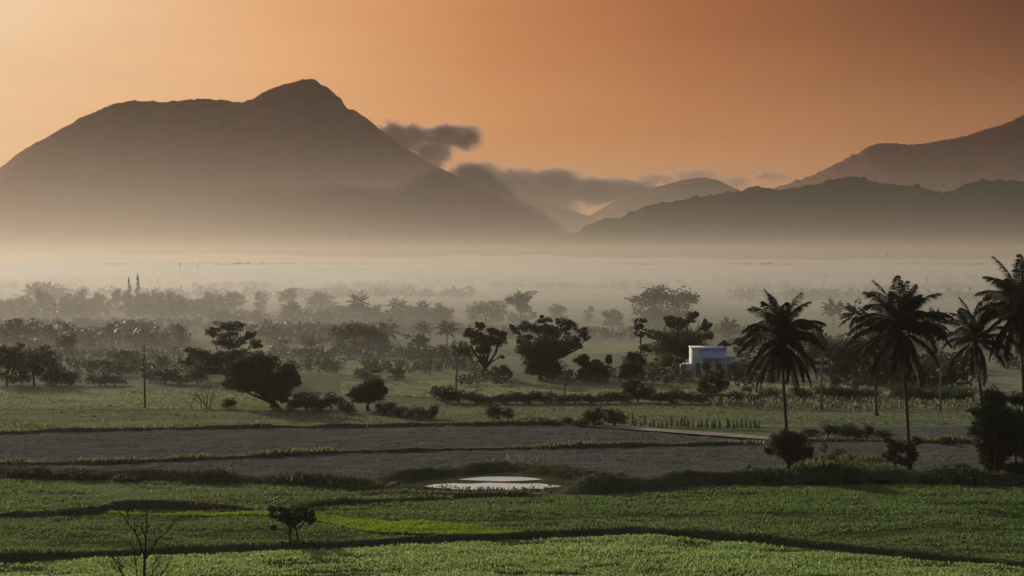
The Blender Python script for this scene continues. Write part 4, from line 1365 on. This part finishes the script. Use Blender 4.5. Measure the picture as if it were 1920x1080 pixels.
# ------------------------------------------------------------------ far tree lines, each one mass
def treeline(label, y, h_px, x0, x1, seed, dens=1.0, gaps=0.35, name='treeline', cat='tree line'):
    rng = np.random.default_rng(seed)
    s = MPP(y)
    D = G(960, y)[1]
    n = int((x1 - x0) / (h_px * 0.75) * dens * 2.2)
    P, DD, S = [], [], []
    for i in range(n):
        x = rng.uniform(x0, x1)
        if value_noise(np.array([x / 110.0]), np.array([seed * 1.0]), seed)[0] * 0.5 + 0.5 < gaps:
            continue
        g = G(x, y) + np.array([0, rng.uniform(-1, 1) * D * (0.04 if D < 1000 else 0.13), 0])
        hh = h_px * s * rng.uniform(0.55, 1.25)
        w = hh * rng.uniform(0.35, 0.7)
        m = 46
        e = rng.normal(size=(m, 3))
        e /= np.linalg.norm(e, axis=1)[:, None]
        e *= rng.random(m)[:, None] ** 0.4
        P.append(g + e * np.array([w, w, hh * 0.42]) + np.array([0, 0, hh * 0.56]))
        DD.append(rng.normal(size=(m, 3)))
        S.append(np.full(m, hh * 0.24))
    mb = MB()
    P = np.concatenate(P)
    P[:, 2] = np.maximum(P[:, 2], 0.3)
    mb.leaves(P, np.concatenate(DD), np.concatenate(S), 0.7, rng)
    o = obj(name, mb.build(name), M['leaf_dark'])
    tag(o, label, cat, None, 'stuff')


treeline('hazy belt of trees behind the misty row, reaching under the left mountain', 562, 22, -200, 900, 1, 1.5, 0.3)
treeline('hazy belt of trees stretching right behind the palms', 566, 24, 1280, 2100, 2, 1.5, 0.3)
treeline('faint line of trees beyond the misty row', 546, 16, -200, 2100, 3, 1.4, 0.35)
treeline('fainter line of trees in the middle of the mist', 534, 13, -200, 2100, 4, 1.4, 0.4)
treeline('pale tree line in the bright mist of the plain', 524, 12, -200, 2100, 5, 1.5, 0.35)
treeline('paler tree line towards the hills', 514, 12, -200, 2100, 6, 1.5, 0.4)
treeline('ghostly tree line near the foot of the hills', 506, 8, -200, 2100, 7, 1.5, 0.4)
treeline('ghostly last tree line at the foot of the hills', 499, 5.0, -200, 2100, 8, 1.3, 0.45)

for (lab, y, h, x0, x1, sd) in (('tangled undergrowth under the plantation left of the flat-topped tree', 650, 26, -60, 350, 11), ('tangled undergrowth under the plantation right of the flat-topped tree', 642, 24, 470, 720, 12),
                                ('hazy undergrowth beneath the misty row below the left mountain', 597, 24, -100, 420, 13), ('hazy undergrowth beneath the grove left of centre', 607, 18, 420, 840, 14),
                                ('undergrowth between the trees behind the palms', 722, 26, 1370, 1850, 15), ('undergrowth at the foot of the tree row in the centre', 716, 16, 860, 1290, 16),
                                ('undergrowth behind the left meadow bushes', 700, 20, -60, 420, 17), ('scrubby undergrowth between the hedge and the hazy trees', 672, 18, 500, 880, 18),
                                ('misty scrub belt between the grove and the hazy trees', 624, 14, 380, 900, 25), ('misty scrub belt behind the plantation on the left', 616, 14, -60, 400, 26), ('hazy thicket behind the palms', 692, 26, 1400, 1900, 27),
                                ('hazy scrub on the plain above the hedge', 694, 14, 440, 900, 21), ('hazy scrub left of the tall bare pole', 676, 16, -60, 330, 23),
                                ('misty scrub behind the broad dome-shaped tree', 634, 16, 860, 1500, 19), ('misty scrub right of the white house towards the palms', 660, 24, 1380, 1900, 20)):
    treeline(lab, y, h * 1.25, x0, x1, sd, 2.4, 0.16, 'undergrowth', 'undergrowth')

# ------------------------------------------------------------------ poles
def pole(label, x, y, top, arms=(), lean=0.0, r=0.11, name='utility_pole', group=None):
    s = MPP(y)
    h = (y - top) * s
    root = empty(name, G(x, y))
    tag(root, label, 'pole', group)
    mb = MB()
    mb.tube([(0, 0, -0.1), (lean * h * .5, 0, h * 0.5), (lean * h, 0, h)], [r * 1.25, r, r * 0.8], 8)
    obj('shaft', mb.build('shaft', True), M['pole'], root)
    for (dz, half) in arms:
        z = h - dz
        cx = lean * z
        mb = MB()
        mb.box((cx - half, -r - 0.10, z - 0.06), (cx + half, -r - 0.01, z + 0.06))
        a = obj('crossarm', mb.build('crossarm'), M['metal'], root)
        for q in (-0.92, -0.45, 0.45, 0.92):
            mb = MB()
            zz = np.array([0.055, 0.12, 0.16, 0.2, 0.28])
            mb.tube(np.stack([cx + q * half + 0 * zz, 0 * zz - r - 0.055, z + zz], -1), [0.02, 0.07, 0.05, 0.08, 0.03], 7)
            obj('insulator', mb.build('insulator', True), M['ceramic'], a)
    return root


pole('tall bare pole standing alone in the left meadow', 272, 766, 648, (), -0.012, 0.12)
pole('short pole with a crossarm among the trees at the far left', 114, 728, 661, ((0.35, 0.55),), 0.0, 0.10)
pole('pole with a crossarm left of the vase-shaped tree', 855, 737, 660, ((0.9, 0.8),), 0.03, 0.13)
pole('thin faint pole left of the pole with a crossarm, by the hazy trees', 806, 704, 652, ((0.3, 0.4),), 0, 0.08)
pole('thin faint pole above the small round hazy bush', 708, 692, 648, ((0.3, 0.4),), 0, 0.08)
pole('pole beside the small pale box in front of the hedge', 1059, 760, 680, ((0.4, 0.5), (1.0, 0.35)), 0, 0.09)
pole('pole with two crossarms right of the leftmost tall palm', 1540, 770, 668, ((0.5, 0.7), (1.3, 0.7)), 0, 0.12)
pole('plain pole in the speckled scrub between the curved palm and the leaning palm', 1763, 774, 690, (), 0, 0.11)
for w, x, y, t in (('left', 319, 524, 499), ('tallest', 338, 524, 493), ('right', 371, 524, 497)):
    pole(w + ' of three faint masts in the bright mist below the left mountain', x, y, t, ((1.5, 2.2),), 0, 0.55, 'mast', 'masts in the mist below the left mountain')
pole('faint mast in the mist left of the curved palm', 1545, 552, 516, ((1.0, 1.0),), 0, 0.3, 'mast')
pole('faint mast in the mist right of the curved palm', 1737, 552, 516, ((1.0, 1.0),), 0, 0.3, 'mast')
pole('very faint mast in the mist at the foot of the middle ridge', 952, 524, 503, ((1.5, 2.0),), 0, 0.5, 'mast')

# ------------------------------------------------------------------ the white house, the pale box
def house():
    s = MPP(707)
    root = empty('white_house', G(1336, 707))
    tag(root, 'small white flat-topped house with bluish porch roof sheets half hidden by a leafy bush', 'house')
    px = lambda x: (x - 1336) * s
    pz = lambda y: (707 - y) * s
    def part(name, boxes, mat, parent=root):
        mb = MB()
        for lo, hi in boxes:
            mb.box(lo, hi)
        return obj(name, mb.build(name), M[mat], parent)
    w = part('wall', [((px(1299), 0, 0), (px(1362), 5.0, pz(654)))], 'plaster')
    part('parapet', [((px(1298), -0.08, pz(654) + 0.003), (px(1363), 5.08, pz(654) + 0.16))], 'plaster')
    wing = part('wing', [((px(1362) + 0.004, 0.3, 0), (px(1379), 4.6, pz(671)))], 'plaster')
    part('wing_slab', [((px(1362) + 0.004, 0.1, pz(671) + 0.003), (px(1381), 4.8, pz(671) + 0.12))], 'plaster', wing)
    part('annex', [((px(1280), 0.6, 0), (px(1299) - 0.004, 4.0, pz(684)))], 'plaster')
    for x in (1325, 1348):
        win = part('window', [((px(x) - 0.4, -0.03, 1.0), (px(x) + 0.4, -0.003, 2.0))], 'dark_open')
        part('sill', [((px(x) - 0.5, -0.12, 0.9), (px(x) + 0.5, -0.035, 0.99))], 'plaster', win)
    part('door', [((px(1309) - 0.4, -0.03, 0.05), (px(1309) + 0.4, -0.003, 2.05))], 'dark_open')
    mb = MB()                                        # sloping sheets of the porch roof
    x0, x1, za, zb = px(1311), px(1361), pz(655), pz(671)
    for k in range(8):
        a0, a1 = x0 + (x1 - x0) * k / 8, x0 + (x1 - x0) * (k + 1) / 8 - 0.02
        d = 0.02 * (k % 2)
        V = [(a0, -0.06, za + d), (a1, -0.06, za + d), (a1, -1.3, zb + d), (a0, -1.3, zb + d), (a0, -0.06, za + d - 0.05), (a1, -0.06, za + d - 0.05), (a1, -1.3, zb + d - 0.05), (a0, -1.3, zb + d - 0.05)]
        mb2 = MB()
        mb2.add(V, [(0, 3, 2, 1), (4, 5, 6, 7), (3, 7, 6, 2), (0, 1, 5, 4), (1, 2, 6, 5), (0, 4, 7, 3)])
        obj('roof_sheet', mb2.build('roof_sheet'), M['roof_blue'], root)
    for x in (1313, 1336, 1359):
        part('post', [((px(x) - 0.06, -1.25, 0), (px(x) + 0.06, -1.13, zb - 0.03))], 'plaster')


house()


def pale_box():
    s = MPP(759)
    root = empty('pump_box', G(1042, 759))
    tag(root, 'small pale box with a lid beside the pole in front of the hedge', 'box')
    mb = MB()
    mb.box((-0.32, -0.3, 0.0), (0.32, 0.3, 0.72), 0.02)
    obj('body', mb.build('body'), M['plaster'], root)
    mb = MB()
    mb.box((-0.37, -0.35, 0.723), (0.37, 0.35, 0.80), 0.03)
    obj('lid', mb.build('lid'), M['metal'], root)


pale_box()

# ------------------------------------------------------------------ bare tree in the foreground, dead shrub in the meadow, birds
def branchy(mb, pts, r0, rng, depth=0, twig=0.5, kids=5):
    pts = np.asarray(pts, float)
    n = len(pts)
    mb.tube(pts, np.linspace(r0, r0 * 0.3, n), 6)
    if depth >= 2:
        return
    for _ in range(kids):
        t = rng.uniform(0.3, 0.98) * (n - 1)
        i = min(int(t), n - 2)
        p = pts[i] + (pts[i + 1] - pts[i]) * (t - i)
        d = pts[min(i + 1, n - 1)] - pts[i]
        d /= np.linalg.norm(d) + 1e-9
        e = d * 0.7 + rng.normal(0, 0.55, 3) + np.array([0, 0, 0.25])
        e /= np.linalg.norm(e)
        L = twig * rng.uniform(0.5, 1.1)
        q = p + e * L * 0.5 + rng.normal(0, 0.06, 3) * L
        branchy(mb, [p, q, p + e * L + rng.normal(0, 0.1, 3) * L + np.array([0, 0, 0.12 * L])], r0 * 0.38, rng, depth + 1, twig * 0.55, max(kids - 2, 2))


def bare_tree():
    rng = np.random.default_rng(12)
    by = 1190
    base = G(268, by)
    s = MPP(by)
    w = lambda x, y, d=0.0: np.array([(x - 268) * s, d, (by - y) * s])
    root = empty('bare_tree', base)
    tag(root, 'leafless thin tree with forked twigs in the near field, its foot below the picture', 'tree')
    mb = MB()
    mb.tube([w(268, 1192), w(270, 1130), w(271, 1080), w(272, 1042)], [0.11, 0.095, 0.075, 0.06], 8)
    obj('trunk', mb.build('trunk', True), M['twig'], root)
    limbs = (([w(272, 1042), w(274, 1010, 0.05), w(275, 980, .1), w(275, 955, .1)], 0.036),
             ([w(272, 1044), w(262, 1012, -.1), w(254, 992, -.15), w(240, 975, -.2), w(227, 956, -.2)], 0.036),
             ([w(272, 1048), w(283, 1032, .1), w(296, 1010, .2), w(312, 998, .2), w(323, 982, .3)], 0.034),
             ([w(269, 1140), w(245, 1100, -.1), w(225, 1062, -.2), w(205, 1028, -.3)], 0.04),
             ([w(270, 1110), w(256, 1080, .2), w(252, 1052, .2), w(250, 1026, .3)], 0.03),
             ([w(270, 1120), w(284, 1082, .1), w(288, 1056, .2)], 0.028),
             ([w(270, 1130), w(295, 1090, -.2), w(314, 1062, -.2), w(320, 1050, -.3)], 0.028))
    for pts, r in limbs:
        mb = MB()
        branchy(mb, pts, r * 1.5, rng, 0, 0.75, 8)
        obj('branch', mb.build('branch', True), M['twig'], root)


bare_tree()


def dead_shrub():
    rng = np.random.default_rng(8)
    root = empty('dead_shrub', G(388, 767))
    tag(root, 'leafless shrub with arching grey branches left of the dense round-crowned tree', 'shrub')
    s = MPP(767)
    for (x0, dx, h) in ((0, -42, 30), (0, -30, 26), (-2, -18, 34), (0, 8, 42), (3, 22, 32), (4, 16, 36), (-8, -26, 22), (0, -6, 38), (-30, -22, 20), (-30, 10, 22), (6, 14, 24), (-10, -10, 30)):
        t = np.linspace(0, 1, 7)
        yy = rng.normal(0, 0.5)
        P = np.stack([(x0 + dx * t ** 1.2) * s, yy * t, h * s * (1.9 * t - 1.05 * t * t) / 0.86], -1)
        mb = MB()
        branchy(mb, P, 0.05, rng, 1, 0.55, 9)
        obj('branch', mb.build('branch', True), M['dead_twig'], root)


dead_shrub()


def bird(label, x, y, dist, span, az):
    root = empty('bird', np.array(((x - 960) / F_PX * dist, dist, CAM_H + (HOR - y) / F_PX * dist)), az)
    tag(root, label, 'bird', None)
    mb = MB()
    t = np.linspace(-1, 1, 9)
    mb.tube(np.stack([0 * t, t * span * 0.28, 0 * t], -1), span * 0.07 * np.sqrt(np.maximum(1 - t * t, 0.03)), 7)
    body = obj('body', mb.build('body', True), M['feather'], root)
    for sd in (-1, 1):
        V = [(0, .08 * span, .02), (0, -.1 * span, .02), (sd * .28 * span, -.1 * span, .16 * span), (sd * .25 * span, .1 * span, .17 * span), (sd * .55 * span, -.12 * span, .08 * span),
             (0, .08 * span, .0), (0, -.1 * span, .0), (sd * .28 * span, -.1 * span, .145 * span), (sd * .25 * span, .1 * span, .155 * span)]
        mb = MB()
        mb.add(V, [(0, 1, 2, 3), (5, 8, 7, 6), (0, 3, 8, 5), (1, 6, 7, 2)], [(3, 2, 4), (8, 4, 7), (3, 4, 8), (2, 7, 4)])
        obj('wing', mb.build('wing'), M['feather'], root)


bird('tiny dark bird flying in front of the left mountain', 657, 438, 300, 0.8, 0.6)
bird('tiny dark bird flying above the curved palm', 1664, 476, 300, 0.7, 1.2)
bird('tiny dark bird flying above the huge misty dome of a tree', 1270, 527, 300, 0.7, 0.3)


# ------------------------------------------------------------------ clouds behind the hills
def cloud(name, label, x0, x1, y0, y1, D, depth, density, seed, scale, thresh, lobes, color=(0.56, 0.42, 0.38)):
    """a cloud body between photo columns x0..x1 and rows y0..y1, D metres away: closed box whose volume is carved by lobes and noise"""
    cx, cz = ((x0 + x1) / 2 - 960) / F_PX * D, CAM_H + (HOR - (y0 + y1) / 2) / F_PX * D
    hx, hz = (x1 - x0) / 2 / F_PX * D, (y1 - y0) / 2 / F_PX * D
    m, nt, out = new_mat(name)
    N, L = nt.nodes.new, nt.links.new
    tc = N('ShaderNodeTexCoord')
    acc = None
    # noise-warped coordinates in metres / hz
    nzw = N('ShaderNodeTexNoise')
    nzw.inputs['Scale'].default_value = scale
    nzw.inputs['Detail'].default_value = 5
    nzw.inputs['Roughness'].default_value = 0.6
    mp = N('ShaderNodeMapping')
    L(tc.outputs['Object'], mp.inputs[0])
    mp.inputs[1].default_value = (seed * 3.1, seed * 1.7, seed)
    mp.inputs[3].default_value = (0.75, 0.12, 1.25)
    L(mp.outputs[0], nzw.inputs[0])
    wsub = N('ShaderNodeVectorMath')                 # ragged edges: the lobes are bent by turbulence
    wsub.operation = 'SUBTRACT'
    L(nzw.outputs['Color'], wsub.inputs[0])
    wsub.inputs[1].default_value = (0.5, 0.5, 0.5)
    wmul = N('ShaderNodeVectorMath')
    wmul.operation = 'MULTIPLY'
    L(wsub.outputs[0], wmul.inputs[0])
    wmul.inputs[1].default_value = (620, 0, 330)
    wadd = N('ShaderNodeVectorMath')
    L(tc.outputs['Object'], wadd.inputs[0])
    L(wmul.outputs[0], wadd.inputs[1])
    for (lx, ly, rx, ry, wgt) in lobes:
        sub = N('ShaderNodeVectorMath')
        sub.operation = 'SUBTRACT'
        L(wadd.outputs[0], sub.inputs[0])
        sub.inputs[1].default_value = ((lx - (x0 + x1) / 2) / F_PX * D, 0, ((y0 + y1) / 2 - ly) / F_PX * D)
        sc = N('ShaderNodeVectorMath')
        sc.operation = 'MULTIPLY'
        L(sub.outputs[0], sc.inputs[0])
        sc.inputs[1].default_value = (F_PX / D / rx, 1 / depth, F_PX / D / ry)
        ln = N('ShaderNodeVectorMath')
        ln.operation = 'LENGTH'
        L(sc.outputs[0], ln.inputs[0])
        mr = N('ShaderNodeMapRange')
        mr.interpolation_type = 'SMOOTHSTEP'
        L(ln.outputs['Value'], mr.inputs[0])
        mr.inputs[1].default_value = 1.0
        mr.inputs[2].default_value = 0.0
        mr.inputs[3].default_value = 0.0
        mr.inputs[4].default_value = wgt
        if acc is None:
            acc = mr.outputs[0]
        else:
            mx = N('ShaderNodeMath')
            mx.operation = 'MAXIMUM'
            L(acc, mx.inputs[0])
            L(mr.outputs[0], mx.inputs[1])
            acc = mx.outputs[0]
    ad = N('ShaderNodeMath')
    ad.operation = 'MULTIPLY_ADD'
    L(nzw.outputs[0], ad.inputs[0])
    ad.inputs[1].default_value = 3.4
    ad.inputs[2].default_value = -0.7
    s2 = N('ShaderNodeMath')
    s2.operation = 'MULTIPLY'
    L(acc, s2.inputs[0])
    L(ad.outputs[0], s2.inputs[1])
    dn = N('ShaderNodeMapRange')
    L(s2.outputs[0], dn.inputs[0])
    dn.inputs[1].default_value = thresh
    dn.inputs[2].default_value = thresh + 0.4
    dn.inputs[3].default_value = 0.0
    dn.inputs[4].default_value = density
    m.cycles.volume_step_rate = 0.4
    nzw.inputs['Roughness'].default_value = 0.72
    nzw.inputs['Detail'].default_value = 7
    v = N('ShaderNodeVolumePrincipled')
    v.inputs['Color'].default_value = (*color, 1)
    v.inputs['Anisotropy'].default_value = 0.2
    L(dn.outputs[0], v.inputs['Density'])
    L(v.outputs[0], out.inputs['Volume'])
    mb = MB()
    mb.box((-hx, -depth, -hz), (hx, depth, hz))
    o = obj(name, mb.build(name), m, None, (cx, D, cz))
    tag(o, label, 'cloud', None, None)
    return o


cloud('cloud', 'dark ragged puff of cloud touching the right slope of the left mountain', 680, 940, 205, 340, 26600, 130, 0.024, 1, 0.0036, 0.06,
      [(765, 258, 84, 40, 1.0), (812, 285, 56, 38, 1.0), (868, 258, 56, 32, 1.0), (835, 248, 66, 24, 0.9), (740, 246, 60, 26, 0.9), (815, 305, 30, 20, .7), (825, 262, 60, 26, 0.9)])
cloud('cloud', 'long low bank of cloud lying in the gap between the mountains', 800, 1260, 275, 425, 26800, 170, 0.022, 2, 0.0032, 0.06,
      [(890, 330, 80, 42, 1.0), (960, 350, 120, 52, 1.0), (1040, 348, 96, 48, 1.0), (1120, 360, 120, 40, 1.0), (1000, 384, 140, 40, 0.9), (1190, 358, 70, 28, 0.8)])
cloud('cloud', 'thin veil of cloud over the small central hill', 1150, 1540, 285, 395, 27000, 170, 0.008, 3, 0.003, 0.1,
      [(1230, 338, 70, 20, 0.8), (1300, 330, 80, 22, 0.9), (1370, 340, 70, 22, 0.8), (1450, 330, 60, 22, 0.55)])
